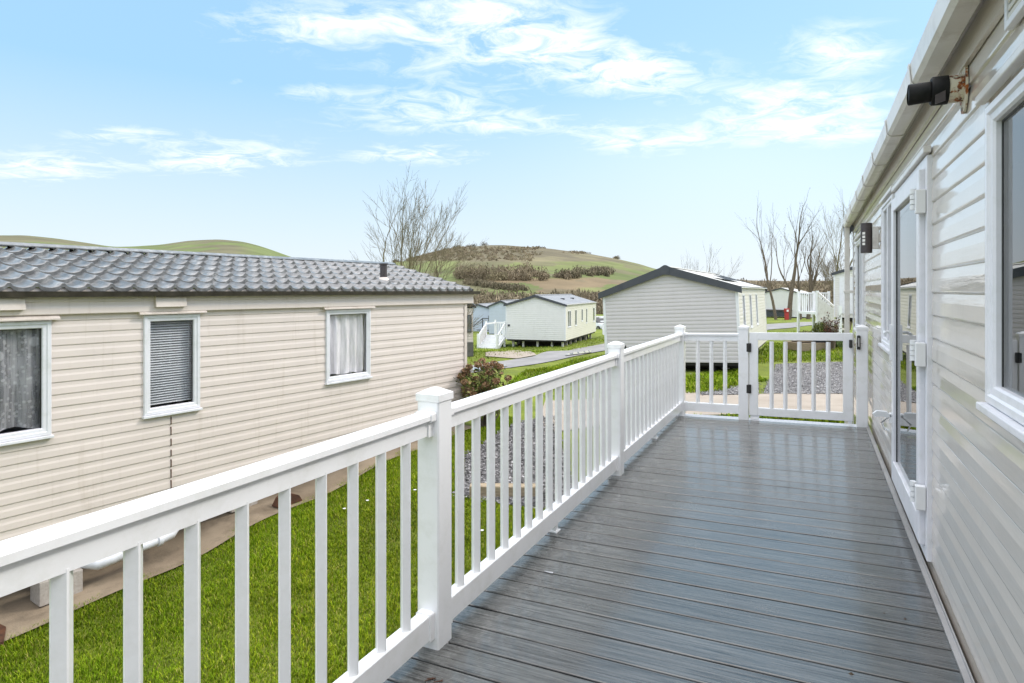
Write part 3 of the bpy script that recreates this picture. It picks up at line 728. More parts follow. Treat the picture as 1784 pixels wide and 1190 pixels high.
mb.prism([(-.10,-.004),(-.02,.032),(.02,.032),(.10,-.004),(.10,-.016),(0,.014),(-.10,-.016)], lambda u,v,t: (W_/2+u, t, H_+RS+v+.04), -.11, LL+.11); mb.build('ridge_cap', 'pantile', cr.r)
sl = RS/(WL/2)
for yy in (LL+.095, -.13):
    for sgn in (1,-1):
        mb = MB(); e = WL/2+.08
        mb.prism([(0, H_+RS+.045),(e, H_+RS-e*sl+.045),(e, H_+RS-e*sl-.03),(0,H_+RS-.05)], lambda u,v,t: (WL/2+sgn*u, t, v), yy, yy+.03); mb.build('verge_board', 'gutter_black', cr.r)
# foam filler just visible under the tiles
mb = MB(); mb.box(WL-.02, WL+.05, -.05, LL+.12, 2.175, 2.225); mb.build('eaves_filler', 'cream_plain', cr.r)
gp = [(0,0),(.075,0),(.088,.052),(.080,.052),(.068,.008),(.006,.008),(.006,.052),(0,.052)]
MB().prism(gp, lambda u,v,t: (WL+.062+u, t, 2.145+v), -.1, LL+.24).build('gutter', 'gutter_black', cr.r)
# roof vent pipe
vy = 5.02-s0; vx = WL-.55; vz = 2.21+RS-(vx-WL/2)*sl
mb = MB(); mb.tube([(vx,vy,vz-.02),(vx,vy,vz+.27)], .055, 18); mb.tube([(vx,vy,vz+.27),(vx,vy,vz+.29)], .072, 18); vp = mb.build('vent_pipe', 'lamp_grey', cr.r)
MB().tube([(vx,vy,vz-.03),(vx,vy,vz+.035),(vx,vy,vz+.07)], [.12,.09,.06], 14).build('weather_collar', 'cream_plain', vp)
for (a, b_) in ((-.30,.15),(1.24,1.55)):
    mb = MB(); a -= s0; b_ -= s0
    mb.prism([(.0,.0),(.045,.0),(.030,.10),(.022,.112),(.0,.112)], lambda u,v,t: (WL+.055+u, t, 2.035+v), a, b_); mb.build('vent_cover', 'cream_plain', cr.r, .004)
# windows with what hangs inside them
kw = dict(fw=.068, proud=.030, drip=.055, dripm='cream_plain')
f = cr.window(True, *wn[0], backing='interior', depth=.6, **kw)
MB_ = pleats(MB(), WL-.055, wn[0][0]+.02, wn[0][1]+.04, wn[0][2]+.05, wn[0][3]+.02, .025, 6, scallop=.05); MB_.build('lace_curtain', 'lace', f)
MB_ = pleats(MB(), WL-.11, wn[0][1]-.62, wn[0][1]-.40, wn[0][2]+.02, wn[0][3]+.02, .03, 3); MB_.build('drape', 'net', f)
MB_ = pleats(MB(), WL-.11, wn[0][0], wn[0][0]+.3, wn[0][2]+.02, wn[0][3]+.02, .03, 3); MB_.build('drape', 'net', f)
f = cr.window(True, *wn[1], backing='interior', depth=.5, **kw)
mb = MB(); z = wn[1][2]+.09
while z < wn[1][3]-.05:
    mb.add([(WL-.055,wn[1][0]+.03,z),(WL-.055,wn[1][1]-.05,z+.0),(WL-.080,wn[1][1]-.05,z+.016),(WL-.080,wn[1][0]+.03,z+.016)], [(0,1,2,3)]); z += .026
mb.build('slatted_blind', 'blind', f)
mb = MB(); mb.box(WL-.35, WL-.34, wn[1][0], wn[1][1]-.12, wn[1][2]+.02, wn[1][3]-.22); mb.build('shelf_back', 'interior_pale', f)
mb = MB(); mb.tube([(WL-.12,wn[1][1]-.14,wn[1][2]+.07),(WL-.12,wn[1][1]-.14,wn[1][2]+.13),(WL-.12,wn[1][1]-.14,wn[1][2]+.22),(WL-.12,wn[1][1]-.14,wn[1][2]+.26)], [.04,.045,.03,.015], 10); mb.build('bottle', 'interior_pale', f)
f = cr.window(True, *wn[2], backing='interior_pale', depth=.5, **kw)
MB_ = pleats(MB(), WL-.055, wn[2][0]+.04, wn[2][1]+.03, wn[2][2]+.06, wn[2][3]+.02, .03, 5, scallop=.03); MB_.build('net_curtain', 'net', f)
MB_ = pleats(MB(), WL-.10, wn[2][0]+.26, wn[2][1]-.22, wn[2][2]+.07, wn[2][3]+.02, .03, 4); MB_.build('net_curtain', 'net', f)
# panel joint strip below the middle window
mb = MB(); yj = 1.43-s0
for q in range(14): mb.box(WL+.004, WL+.0155, yj-.004-.002*(q%2), yj+.004, .30+q*.0+.0, .30)
mb = MB(); z = .02
while z < .86: mb.box(WL+.002, WL+.0152, yj-.0035, yj+.0035+.002*random.random(), z, z+.07+.02*random.random()); z += .112
mb.build('panel_joint', 'rust', cr.r)
# waste pipe under the floor
def CL(x, y, z): return Matrix.Translation(cr.r.location) @ Matrix.Rotation(rzL, 4, 'Z') @ Vector((x, y, z))
def wallpt(s, off, z): return Vector((*W2(lat0+math.sin(A0)*s+math.cos(A0)*off, Z0+math.cos(A0)*s-math.sin(A0)*off), z))
wp = MB(); pr_ = lambda s,off,z: tuple(Vector(wallpt(s,off,z))-Vector(wallpt(.7,-.10,-.90)))
wpr = empty('waste_pipe', wallpt(.7,0,-1), 0, 'white plastic waste pipe with elbows slung beneath the cream caravan', 'pipe')
MB().tube([pr_(.95,-.05,-1.02),pr_(1.3,-.05,-1.0)], .047, 16).build('straight_pipe', 'pipe', wpr)
MB().tube([pr_(.62,-.35,-1.0),pr_(.66,-.16,-1.03),pr_(.74,-.07,-1.05),pr_(.86,-.045,-1.03),pr_(.95,-.05,-1.02)], .053, 16).build('elbow', 'pipe', wpr)
MB().tube([pr_(1.28,-.05,-1.0),pr_(1.42,-.07,-.985),pr_(1.5,-.12,-.94),pr_(1.52,-.2,-.85),pr_(1.52,-.2,-.72)], .053, 16).build('elbow', 'pipe', wpr)
for a_, b_ in ((.93,.97),(1.27,1.31)): MB().tube([pr_(a_,-.05,-1.02 if a_<1 else -1.0),pr_(b_,-.05,-1.02 if a_<1 else -1.0)], .060, 16).build('collar', 'pipe', wpr)
# concrete base and piers
A = [tuple(wallpt(s, .34-.04*math.sin(s*1.7), 0))[:2] for s in np.linspace(-3.4, 6.2, 16)]
B = [tuple(wallpt(s, -3.6, 0))[:2] for s in np.linspace(-3.4, 6.2, 16)]
sheet('concrete_base', A, B, 'concrete', .03, 60, 24, 'stained concrete pad beneath the cream caravan')
i_ = 0
for s, off, sz, lab in ((.45,-.10,(.42,.22),'speckled concrete block standing under the cream caravan by the elbow of the white pipe'),
                   (2.35,-.22,(.42,.22),'concrete block under the cream caravan next to a rusty plate in the grass edge'),
                   (4.3,-.22,(.42,.22),'farthest concrete block seen under the cream caravan through the spindles'), ):
    p = wallpt(s, off, 0); zg = g1(p.x, p.y)+.03
    mb = MB(); h_ = min(.215, -.76-zg) if s > 1 else .215
    mb.boxc(0,0,h_/2,.22,.34,h_,0); o = mb.build('concrete_block', 'block', None, .006); o.location = (p.x,p.y,zg); o.rotation_euler.z = rzL
    tag(o, lab, 'concrete block', 'blocks under the cream caravan')
    mb = MB(); mb.tube([(0,0,0),(0,0,-.85-(zg+h_) if False else .3)], .03, 8)
# rusty plates
for s, off, lab in ((-.22,.12,'dark rusty steel plate lying on the concrete at the left edge of the photo'), (2.68,.22,'rust brown lump of metal half sunk in the grass by the concrete')):
    p = wallpt(s, off, 0); zg = g1(p.x, p.y)+.035
    mb = MB()
    if s < 0: mb.prism([(-.28,-.18),(.25,-.2),(.30,.12),(.02,.22),(-.26,.2)], lambda u,v,t: (u,v,t+u*.05), 0, .02)
    else: mb.prism([(-.16,0),(-.10,.09),(.0,.13),(.12,.08),(.17,0)], lambda u,v,t: (t*.8,u,v), -.08, .10)
    o = mb.build('rusty_plate' if s < 0 else 'rusty_lump', 'rust', None, .008); o.location = (p.x,p.y,zg); o.rotation_euler.z = rzL; tag(o, lab, 'scrap metal')

# --- grey caravan beyond the gate
Ag = R(27); rzg = YAW - Ag; Zg = 17.5; latg = (1291-892)/F*Zg; Wg = 4.0
lx, ly = latg-math.cos(Ag)*Wg, Zg+math.sin(Ag)*Wg
gx_, gy_ = W2(lx, ly); ROLL = R(2.6)
gc = Caravan('static_caravan', (gx_, gy_, -.60-Wg*math.sin(ROLL)), rzg, 8.85, Wg, 2.17, .68, .112, 'grey clad caravan with dark gable edging, standing just beyond the gate', 'clad_ivory', 'clad_grey', roll=-ROLL)
gops = [(1.0,1.6,.85,1.95),(2.9,3.5,.85,1.95),(4.9,5.5,.85,1.95)]
gc.side(True, gops); gc.gable(True); gc.gable(False); gc.side(False); gc.corners('upvc_frame', .06); gc.roof('roof_white', over=.1, eave=.10); gc.verge('anthracite', True, .25, .12, .13); gc.verge('anthracite', False, .2, .12, .1)
gc.gutter('anthracite', True, h=.05)
for a_ in gops: gc.window(True, *a_, depth=.4)
chassis(gc)
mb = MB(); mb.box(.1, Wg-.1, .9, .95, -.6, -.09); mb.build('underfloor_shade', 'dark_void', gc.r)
mb = MB(); mb.tube([(1.95,.1,-.1),(2.0,.08,-.13),(2.12,.06,-.17),(2.25,.08,-.12),(2.3,.1,-.09)], .012, 6); mb.build('hanging_cable', 'pipe', gc.r)
mb = MB(); mb.prism([(0,0),(.9,-.24),(.9,-.21),(0,.03)], lambda u,v,t: (Wg/2+1.0+u*0+ (u-.0)*.5, t, 2.17+.68-.30+v*.0+.07-.2*u), 2.0, 6.0) ; mb.build('solar_panel', 'anthracite', gc.r)
for (q, yy) in enumerate((.7, 2.6, 4.5, 6.4)):
    for xx in (.5, Wg-.5):
        p = Matrix.Rotation(rzg,4,'Z') @ Vector((xx,yy,0)); zz = g1(gx_+p.x, gy_+p.y) - (-.60-Wg*math.sin(ROLL))
        MB().box(xx-.1,xx+.1,yy-.2,yy+.2,zz-.1,-.2).build('support_pier', 'block', gc.r)

# --- ivory caravan with steps, mid distance
Am = R(19.2); rzm = YAW-Am; Zm = 36.0; latm = 3.13; Wm = 3.7
mx, my = W2(latm-math.cos(Am)*Wm, Zm+math.sin(Am)*Wm)
mc = Caravan('static_caravan', (mx, my, -1.47), rzm, 8.9, Wm, 2.10, .55, .115, 'pale ivory caravan on stilts with white entrance steps, across the road', 'clad_ivory', 'clad_mid')
mops = [(.55,1.35,.75,1.75),(2.4,2.9,.75,1.75),(4.2,4.65,.95,1.75),(5.6,6.0,.75,1.75),(7.9,8.5,.75,1.75)]
mc.side(True, mops); mc.gable(True); mc.gable(False); mc.side(False); mc.corners('upvc_frame', .07); mc.roof('roof_pale', over=.1, eave=.10); mc.verge('anthracite', True, .16, .12, .12, False); mc.gutter('pvc_gutter', True)
for q, a_ in enumerate(mops): mc.window(True, *a_, depth=.4, backing='interior_pale', mull=((.95,) if q == 0 else ()))
chassis(mc)
mb = MB(); mb.box(.12,.26,-.03,-.02,.78,.90); mb.build('meter_box', 'anthracite', mc.r)
for yy in (3.0, 5.6):
    mb = MB(); x_ = 2.75; z_ = 2.10+.55*(1-(x_-Wm/2)/(Wm/2)); mb.box(x_-.12,x_+.12,yy-.1,yy+.1,z_-.02,z_+.09); mb.build('roof_vent', 'anthracite', mc.r, .02)
for yy in (.35,1.2,2.2,3.6,5.0,6.6,8.2):
    for xx in (.35,1.0,1.9,2.8,Wm-.25):
        p = Matrix.Rotation(rzm,4,'Z') @ Vector((xx,yy,0)); zz = g1(mx+p.x, my+p.y)+1.47
        MB().box(xx-.06,xx+.06,yy-.06,yy+.06,zz-.1,-.09).build('stilt', 'block' if yy > .5 else 'pvc_gutter', mc.r)
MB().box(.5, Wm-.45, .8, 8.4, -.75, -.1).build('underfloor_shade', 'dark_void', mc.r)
# entrance steps beside it
stp = empty('entrance_steps', (0,0,0), 0, 'white stepped landing with spindle sides against the ivory caravan', 'steps')
stp.matrix_world = Matrix.Translation((mx,my,-1.47)) @ Matrix.Rotation(rzm,4,'Z')
zb = -.62
for q in range(5): MB().box(-1.25+.0,-.12,-1.25+q*.26,-1.0+q*.26,zb+.02+q*.17,zb+.19+q*.17).build('step', 'upvc', stp)
MB().box(-1.25,-.05,.05,1.6,.0,.10).build('landing', 'upvc', stp)
for xx in (-1.29, -.09):
    mb = MB(); mb.prism([(-1.28,zb-.02),(-1.28,zb+.95),(-.05,.98),(.0,.98),(.0,.86),(-.1,.86),(-1.16,zb+.82),(-1.16,zb+.30),(-.1,.15),(-.1,-.05)], lambda u,v,t: (t,u,v), xx, xx+.05)
    mb.build('side_panel', 'upvc', stp)
mb = MB(); mb.prism([(-1.28,zb+.2),(-1.28,zb+.88),(-.05,.92),(-.05,.1)], lambda u,v,t: (t,u,v), -1.275, -1.262); mb.build('glazed_side', 'pvc_gutter', stp)
MB().box(-1.3,-.06,1.55,1.6,.86,.96).build('hand_rail', 'upvc', stp); MB().box(-1.3,-1.24,.0,1.6,.86,.96).build('hand_rail', 'upvc', stp)
for q in range(9): MB().box(-1.2+q*.13,-1.155+q*.13,1.55,1.6,.08,.88).build('spindle', 'upvc', stp)
for (xx,yy) in ((-1.3,0),(-.1,0),(-1.3,1.6),(-1.3,-1.3),(-.1,-1.3)):
    MB().box(xx-.05,xx+.05,yy-.05,yy+.05,zb-.1,1.08 if yy >= 0 else zb+1.0).build('post', 'upvc', stp)

# --- two bluish caravans farther left and a slice of a dark-edged one
def simple(name, px, Z, az, W, L, H, rise, zb, label, sm, em, vm='anthracite', rm='roof_pale', ops=(), eops=(), corner_right=True):
    A_ = R(az); lat = (px-892)/F*Z
    if corner_right: lx_, ly_ = lat-math.cos(A_)*W, Z+math.sin(A_)*W
    else: lx_, ly_ = lat, Z
    x_, y_ = W2(lx_, ly_)
    c_ = Caravan(name, (x_, y_, zb), YAW-A_, L, W, H, rise, .115, label, sm, em)
    c_.side(True, ops); c_.side(False); c_.gable(True); c_.gable(False); c_.roof(rm, over=.1); c_.verge(vm, True, .14, .12, .1, False)
    for o_ in ops: c_.window(True, *o_, depth=.4)
    chassis(c_)
    mb = MB(); zz = g1(x_, y_)-zb; mb.box(.15, W-.15, .2, L-.2, min(zz,-.3)-.4, -.1); mb.build('underfloor_dark_box', 'dark_void', c_.r)  # dark box standing in for the shade beneath the floor
    return c_
c1 = simple('static_caravan', 868, 52, 14, 3.6, 6, 2.1, .5, PZ(584,52), 'small bluish caravan with dark eaves, seen left of the white entrance steps', 'clad_blue', 'clad_blue', corner_right=True)
fx = MB(); fx.box(2.75,3.25,-.06,-.03,1.2,1.65); fx.build('end_window', 'anthracite', c1.r)
c2 = simple('static_caravan', 893, 47.5, 14, 1.9, 6, 2.15, .4, PZ(582,47.5), 'pale blue caravan end tucked behind the ivory caravan', 'clad_blue', 'clad_blue')
# dark steps
ds = empty('dark_steps', (*PW(838, 50), PZ(590,50)), -.2, 'small dark steps with a handrail beside the bluish caravan', 'steps')
for q in range(4): MB().box(-1.0,.7,-.2+q*.28,.05+q*.28,q*.2,q*.2+.06).build('step', 'anthracite', ds)
mb = MB(); mb.tube([(-1,-.3,0),(-1,-.3,.7),(-.6,.9,1.6),(.6,.9,1.6)], .04, 6); mb.tube([(-.6,.9,0),(-.6,.9,1.6)], .04, 6); mb.build('hand_rail', 'anthracite', ds)
c3 = empty('static_caravan', (*W2((824-892)/F*27, 27), PZ(601,27)), YAW-R(-4), 'slice of a cream caravan with black trim showing past the cream caravan corner', 'static caravan')
mb = MB(); siding(mb, lambda u,o,z: (-u,-o,z), 0.12, 1.62, .12, rect_spans(1.6, [(.12,.34,.6,1.3)]), 0); mb.build('wall', 'clad_cream', c3)
mb = MB(); siding(mb, lambda u,o,z: (.0+o,u,z), 0.12, 1.62, .12, rect_spans(4, []), 0); mb.build('side_wall', 'clad_cream', c3)
MB().box(-.33,-.26,-.04,-.016,.12,1.6).build('downpipe', 'black_plastic', c3)
w_ = MB().box(-.25,-.06,-.05,-.018,.55,1.32).build('window', 'anthracite', c3); MB().box(-.21,-.10,-.056,-.0505,.6,1.27).build('glass', 'interior_pale', w_)
mb = MB(); mb.prism([(.14,1.62),(.14,1.70),(.02,1.80),(-1.6,2.15),(-1.6,2.05)], lambda u,v,t: (u,t,v), -.12, 4); mb.build('roof', 'gutter_black', c3)
MB().box(-1.5,.02,-.06,4,-.5,.115).build('skirt', 'skirt', c3)
MB().box(-1.58,-.02,.3,3.9,.2,1.6).build('interior', 'interior', c3)

# --- far right: park home behind the trees, white caravan with raised deck
c4 = simple('static_caravan', 1415, 66, 32, 6.2, 9, 2.3, .85, PZ(553,66), 'pale park home with a shallow roof, behind the row of bare trees', 'clad_white', 'clad_mid', rm='roof_white')
mb = MB(); mb.box(1.2,4.2,-.12,-.03,.05,.62); mb.build('log_store', 'anthracite', c4.r)
mb = MB(); mb.box(1.15,4.25,-.25,-.02,.66,.78); mb.build('store_roof', 'lamp_grey', c4.r)
mb = MB(); siding(mb, lambda u,o,z: (-o, 9-u, z), 0, 2.3, .115, rect_spans(9, []), 0); 
for yy in (1.0, 2.3, 4.0): MB().box(-.05,-.02,yy,yy+.5,.9,1.9).build('side_window', 'anthracite', c4.r)
# white caravan at right, seen past the gate
Zr = 30.0
wx, wy = PW(1453, Zr)
c5 = Caravan('static_caravan', (wx, wy, PZ(553,Zr)), YAW-R(40), 8, 3.7, 2.15, .6, .112, 'white clad caravan half hidden by the white downpipe at the gate', 'clad_white', 'clad_white')
c5.side(False, [(.9,1.4,.7,1.9)]); c5.side(True); c5.gable(True); c5.gable(False); c5.corners(); c5.roof('roof_white'); c5.verge('anthracite'); chassis(c5)
f = c5.window(False, .9,1.4,.7,1.9); 
MB().box(.25,1.0,-.05,-.02,.2,1.95).build('door', 'upvc_frame', c5.r)
for xx in (.3, 1.4, 2.6): MB().box(xx,xx+.2,.3,.6,-.9,-.09).build('support_pier', 'block', c5.r)
MB().box(1.25,1.6,-.45,-.05,-.65,.3).build('gas_locker', 'lamp_grey', c5.r, .02)
rd = empty('raised_deck', (0,0,0), 0, 'raised white spindle deck attached to the white caravan near the trees', 'deck')
rd.location = (*PW(1424, Zr), PZ(535,Zr)-.35)
rd.rotation_euler.z = YAW-R(-8)
MB().box(0,1.75,0,1.6,-.02,.10).build('floor', 'upvc', rd); 
for xx in (0,.85,1.7): MB().box(xx-.05,xx+.05,1.5,1.6,-1.0,1.12).build('post', 'upvc', rd)
for xx in (0,): MB().box(xx-.06,xx+.06,-.05,.05,-1.2,1.15).build('post', 'upvc', rd); MB().box(xx+.22,xx+.36,-1.3,-1.16,-1.2,.45).build('post', 'upvc', rd)
MB().box(0,1.75,1.52,1.58,1.0,1.06).build('top_rail', 'upvc', rd)
for q in range(14): MB().box(.08+q*.12,.12+q*.12,1.53,1.57,.08,1.0).build('spindle', 'upvc', rd)
mb = MB(); mb.prism([(-1.2,.35),(0,1.02),(0,1.12),(-1.2,.45)], lambda u,v,t: (t,u,v), .0, .05); mb.prism([(-1.2,-1.1),(0,-.6),(0,.9),(-1.2,.3)], lambda u,v,t: (t,u,v), .012, .03); mb.build('stair_side', 'pvc_gutter', rd)
for q in range(4): MB().box(.05,.95,-1.2+q*.3,-.92+q*.3,-.95+q*.22,-.88+q*.22).build('step', 'clad_ivory', rd)
#PART3
# ------------------------------------------------------------------ ground surfaces
def P_(*pts): return [gat(*p) for p in pts]
road, RP = sheet('road', P_((700,668),(815,652),(900,640),(1000,622),(1060,611),(1110,603)), P_((700,635),(815,639),(850,633),(930,622),(1000,609),(1060,598)), 'road', .03, 60, 12, 'pale damp tarmac road')
verge, _ = sheet('road_spur', P_((846,622),(900,626),(935,620)), P_((846,615),(885,612),(905,611)), 'path', .035, 20, 8, 'worn gravel patch at the foot of the steps')
pud, _ = sheet('puddle', P_((815,650),(860,645),(884,640)), P_((815,645),(850,640),(880,638)), 'puddle', .06, 16, 6, 'rainwater lying on the road')
pud, _ = sheet('puddle', P_((985,622),(1030,616)), P_((985,619),(1030,612)), 'puddle', .06, 16, 6, 'rainwater lying along the road edge')
sheet('far_road', P_((1330,576),(1380,572),(1425,566),(1560,556)), P_((1330,566),(1380,563),(1425,560),(1560,550)), 'road', .03, 30, 5, 'pale lane passing the bare trees')
# path and gravel bed in front of the gate
sheet('path', P_((930,756),(1060,742),(1195,724),(1320,722),(1500,724)), P_((950,700),(1060,694),(1195,684),(1320,688),(1500,688)), 'path', .02, 60, 14, 'pinkish concrete path crossing behind the gate')
grA = P_((800,868),(870,880),(940,890),(1010,880)); grB = P_((812,795),(850,770),(905,738),(960,726))
_, GP1 = sheet('gravel', grA, grB, 'gravel', .016, 40, 14, 'bed of grey chippings beside the deck')
grA = P_((1330,688),(1400,688),(1500,688),(1600,688)); grB = P_((1352,636),(1400,634),(1470,632),(1560,632))
_, GP2 = sheet('gravel', grA, grB, 'gravel', .03, 40, 14, 'bed of grey chippings beyond the gate')
_, GP3 = sheet('gravel', P_((1222,690),(1262,690),(1322,690)), P_((1222,686),(1262,678),(1322,668)), 'gravel', .032, 16, 6, 'thin strip of chippings at the path edge')
GP4 = None
def stones(name, Ps, cnt, size, label):
    V = []; Fs = []; C = []
    oc = np.array([(1,0,0),(0,1,0),(-1,0,0),(0,-1,0),(0,0,1),(0,0,-1)], float)
    of = np.array([(0,1,4),(1,2,4),(2,3,4),(3,0,4),(1,0,5),(2,1,5),(3,2,5),(0,3,5)])
    base = 0
    for P, c_ in zip(Ps, cnt):
        nu, nv = P.shape[:2]
        u = rng.uniform(0, nu-1.001, c_); v = rng.uniform(0, nv-1.001, c_); iu = u.astype(int); iv = v.astype(int); fu = (u-iu)[:,None]; fv = (v-iv)[:,None]
        xy = P[iu,iv]*(1-fu)*(1-fv)+P[iu+1,iv]*fu*(1-fv)+P[iu,iv+1]*(1-fu)*fv+P[iu+1,iv+1]*fu*fv
        xy += rng.normal(0, .04, xy.shape)
        z = gz(xy[:,0], xy[:,1])+.03
        s_ = rng.uniform(.5, 1.3, (c_,1,1))*size; an = rng.uniform(0, 6.28, c_)
        o_ = oc[None]*rng.uniform(.6, 1.3, (c_,6,1))*np.array([1,.75,.5]); ca, sa = np.cos(an)[:,None], np.sin(an)[:,None]
        x = o_[...,0]*ca-o_[...,1]*sa; y = o_[...,0]*sa+o_[...,1]*ca
        vv = np.stack([x, y, o_[...,2]+x*rng.uniform(-.5,.5,(c_,1))], -1)*s_ + np.concatenate([xy, z[:,None]], -1)[:,None]
        V.append(vv.reshape(-1,3)); Fs.append((of[None]+6*np.arange(c_)[:,None,None]+base).reshape(-1,3)); base += 6*c_
        g = rng.choice([.06,.11,.17,.27,.45], c_, p=[.25,.3,.25,.14,.06])[:,None]*rng.uniform(.8,1.2,(c_,1))*np.array([[1.0,.97,.98]])
        C.append(np.repeat(g, 6, 0))
    tag(npmesh(name, np.concatenate(V), np.concatenate(Fs), 'stones', np.concatenate(C)), label, 'gravel', None, 'stuff')
stones('chippings', [GP1, GP2, GP3], [9000, 12000, 900], .022, 'loose grey stone chippings filling the beds either side of the path')

# ------------------------------------------------------------------ grass blades
def ss01(t_): t_ = np.clip(t_*.5+.5, 0, 1); return t_*t_*(3-2*t_)
def blades(name, xy, h, w, label, dark=1.0, kind='stuff'):
    n_ = len(xy); z = gz(xy[:,0], xy[:,1])
    an = rng.uniform(0, 2*np.pi, n_); hh = h*rng.uniform(.45, 1.25, n_)*(.7+.6*ss01(np.sin(xy[:,0]*7.1+np.sin(xy[:,1]*5.3)*1.5)*np.sin(xy[:,1]*6.3+np.sin(xy[:,0]*4.1)))); ww = w*rng.uniform(.7,1.3,n_)
    d = np.stack([np.cos(an), np.sin(an)], -1); p = np.stack([-d[:,1], d[:,0]], -1); ln = rng.uniform(.2, 1.0, n_)[:,None]*hh[:,None]
    b0 = np.concatenate([xy-p*ww[:,None], z[:,None]-.01], -1); b1 = np.concatenate([xy+p*ww[:,None], z[:,None]-.01], -1)
    m0 = np.concatenate([xy-p*ww[:,None]*.7+d*ln*.35, (z+hh*.6)[:,None]], -1); m1 = np.concatenate([xy+p*ww[:,None]*.7+d*ln*.35, (z+hh*.6)[:,None]], -1)
    tp = np.concatenate([xy+d*ln, (z+hh*.92)[:,None]], -1)
    V = np.stack([b0,b1,m1,m0,tp], 1).reshape(-1,3); i_ = np.arange(n_)[:,None]*5
    Fs = np.concatenate([np.concatenate([i_,i_+1,i_+2],1), np.concatenate([i_,i_+2,i_+3],1), np.concatenate([i_+3,i_+2,i_+4],1)])
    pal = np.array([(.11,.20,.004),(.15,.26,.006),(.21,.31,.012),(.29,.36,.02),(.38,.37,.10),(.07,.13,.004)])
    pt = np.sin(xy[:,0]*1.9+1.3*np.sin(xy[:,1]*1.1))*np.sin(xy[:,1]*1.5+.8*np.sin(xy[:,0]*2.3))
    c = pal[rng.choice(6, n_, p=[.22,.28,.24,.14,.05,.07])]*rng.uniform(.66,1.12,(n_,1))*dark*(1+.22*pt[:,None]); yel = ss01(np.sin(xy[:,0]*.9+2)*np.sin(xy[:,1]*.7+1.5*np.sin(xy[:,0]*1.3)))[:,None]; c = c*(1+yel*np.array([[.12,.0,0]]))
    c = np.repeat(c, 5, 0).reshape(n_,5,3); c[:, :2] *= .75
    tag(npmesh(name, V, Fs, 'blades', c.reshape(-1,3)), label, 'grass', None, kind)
def inpoly(xy, poly):
    x, y = xy[:,0], xy[:,1]; r_ = np.zeros(len(xy), bool); p = np.array(poly)
    for a_, b_ in zip(p, np.roll(p, -1, 0)):
        c_ = ((a_[1] > y) != (b_[1] > y)) & (x < (b_[0]-a_[0])*(y-a_[1])/(b_[1]-a_[1]+1e-12)+a_[0]); r_ ^= c_
    return r_
def scatter(poly, dens):
    p = np.array(poly); lo, hi = p.min(0), p.max(0); n_ = int(dens*np.prod(hi-lo)); xy = rng.uniform(lo, hi, (n_,2)); return xy[inpoly(xy, poly)]
def off_poly(P): return [tuple(P[i,0]) for i in range(P.shape[0])] + [tuple(P[i,-1]) for i in range(P.shape[0])][::-1]
gpoly = [off_poly(GP1)]
edge = [tuple(wallpt(s, .22+.05*math.sin(s*5)+.04*math.sin(s*13), 0))[:2] for s in np.linspace(-3.0, 6.6, 40)]
near = edge + [PW(830,11.5), PW(900,11), PW(930,8.8), PW(1010,7.0), (-1.62,6.0), (-1.62,-.5), (-3.5,-1.5)]
xy = scatter(near, 8000); xy = xy[~inpoly(xy, gpoly[0])]
# leave the blades nobody could see out
Zc = -SN*xy[:,0]+CS*xy[:,1]; Lc = CS*xy[:,0]+SN*xy[:,1]; xy = xy[(Zc > 2.5) & (np.abs(Lc) < Zc*.9+.6)]
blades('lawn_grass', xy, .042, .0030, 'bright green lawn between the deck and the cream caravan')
mid = [gat(*q) for q in ((885,668),(905,694),(1010,668),(1100,640),(1060,618),(1000,627),(930,645))]
xy = scatter(mid, 420)
b2 = [gat(*q) for q in ((1195,688),(1262,684),(1340,664),(1300,642),(1195,656))]
xy = np.concatenate([xy, scatter(b2, 900)])
b3 = [gat(*q) for q in ((1300,640),(1346,632),(1500,630),(1500,598),(1335,598))]
xy = np.concatenate([xy, scatter(b3, 260)])
b4 = [gat(*q) for q in ((1195,735),(1500,742),(1500,727),(1195,727))]
xy = np.concatenate([xy, scatter(b4, 1500)])
b5 = [gat(*q) for q in ((815,635),(860,628),(930,618),(1030,604),(1060,594),(1060,582),(960,606),(815,592))]
xy = np.concatenate([xy, scatter(b5, 60)])
b6 = [gat(*q) for q in ((1330,590),(1470,586),(1470,575),(1330,579))]
xy = np.concatenate([xy, scatter(b6, 60)])
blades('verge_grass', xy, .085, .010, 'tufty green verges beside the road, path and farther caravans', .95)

# daisies
V = []; 
mb = MB()
for (px_, py_) in ((668,864),(700,868),(640,882),(600,895),(560,900),(723,862),(765,930),(840,935),(900,890),(960,880),(1203,655),(1225,662)):
    x_, y_ = gat(px_, py_); z_ = g1(x_, y_)+.055; mb.tube([(x_,y_,z_),(x_,y_,z_+.006)], [.016,.019], 7)
tag(mb.build('daisies', 'white_paint'), 'tiny white daisies dotted through the lawn', 'flowers', None, 'stuff')

# ------------------------------------------------------------------ shrubs and odds and ends
def soup(name, cen, size, cols, parent=None, mat='leafy', flat=.4):
    n_ = len(cen); a = rng.normal(0,1,(n_,3)); a /= np.linalg.norm(a,axis=1)[:,None]; b_ = np.cross(a, rng.normal(0,1,(n_,3))); b_ /= np.linalg.norm(b_,axis=1)[:,None]
    s_ = (size*rng.uniform(.5,1.4,(n_,1)))
    V = np.stack([cen-a*s_, cen+b_*s_*flat, cen+a*s_, cen-b_*s_*flat], 1).reshape(-1,3)
    Fs = np.arange(n_*4).reshape(n_,4); c = np.repeat(np.array(cols)[rng.integers(0,len(cols),n_)]*rng.uniform(.7,1.25,(n_,1)), 4, 0)
    return npmesh(name, V, Fs, mat, c, parent)
def blob(n_, c, r, hollow=.5):
    d = rng.normal(0,1,(n_,3)); d /= np.linalg.norm(d,axis=1)[:,None]; q = rng.uniform(hollow,1,(n_,1))**.6; return np.array(c)+d*q*np.array(r)
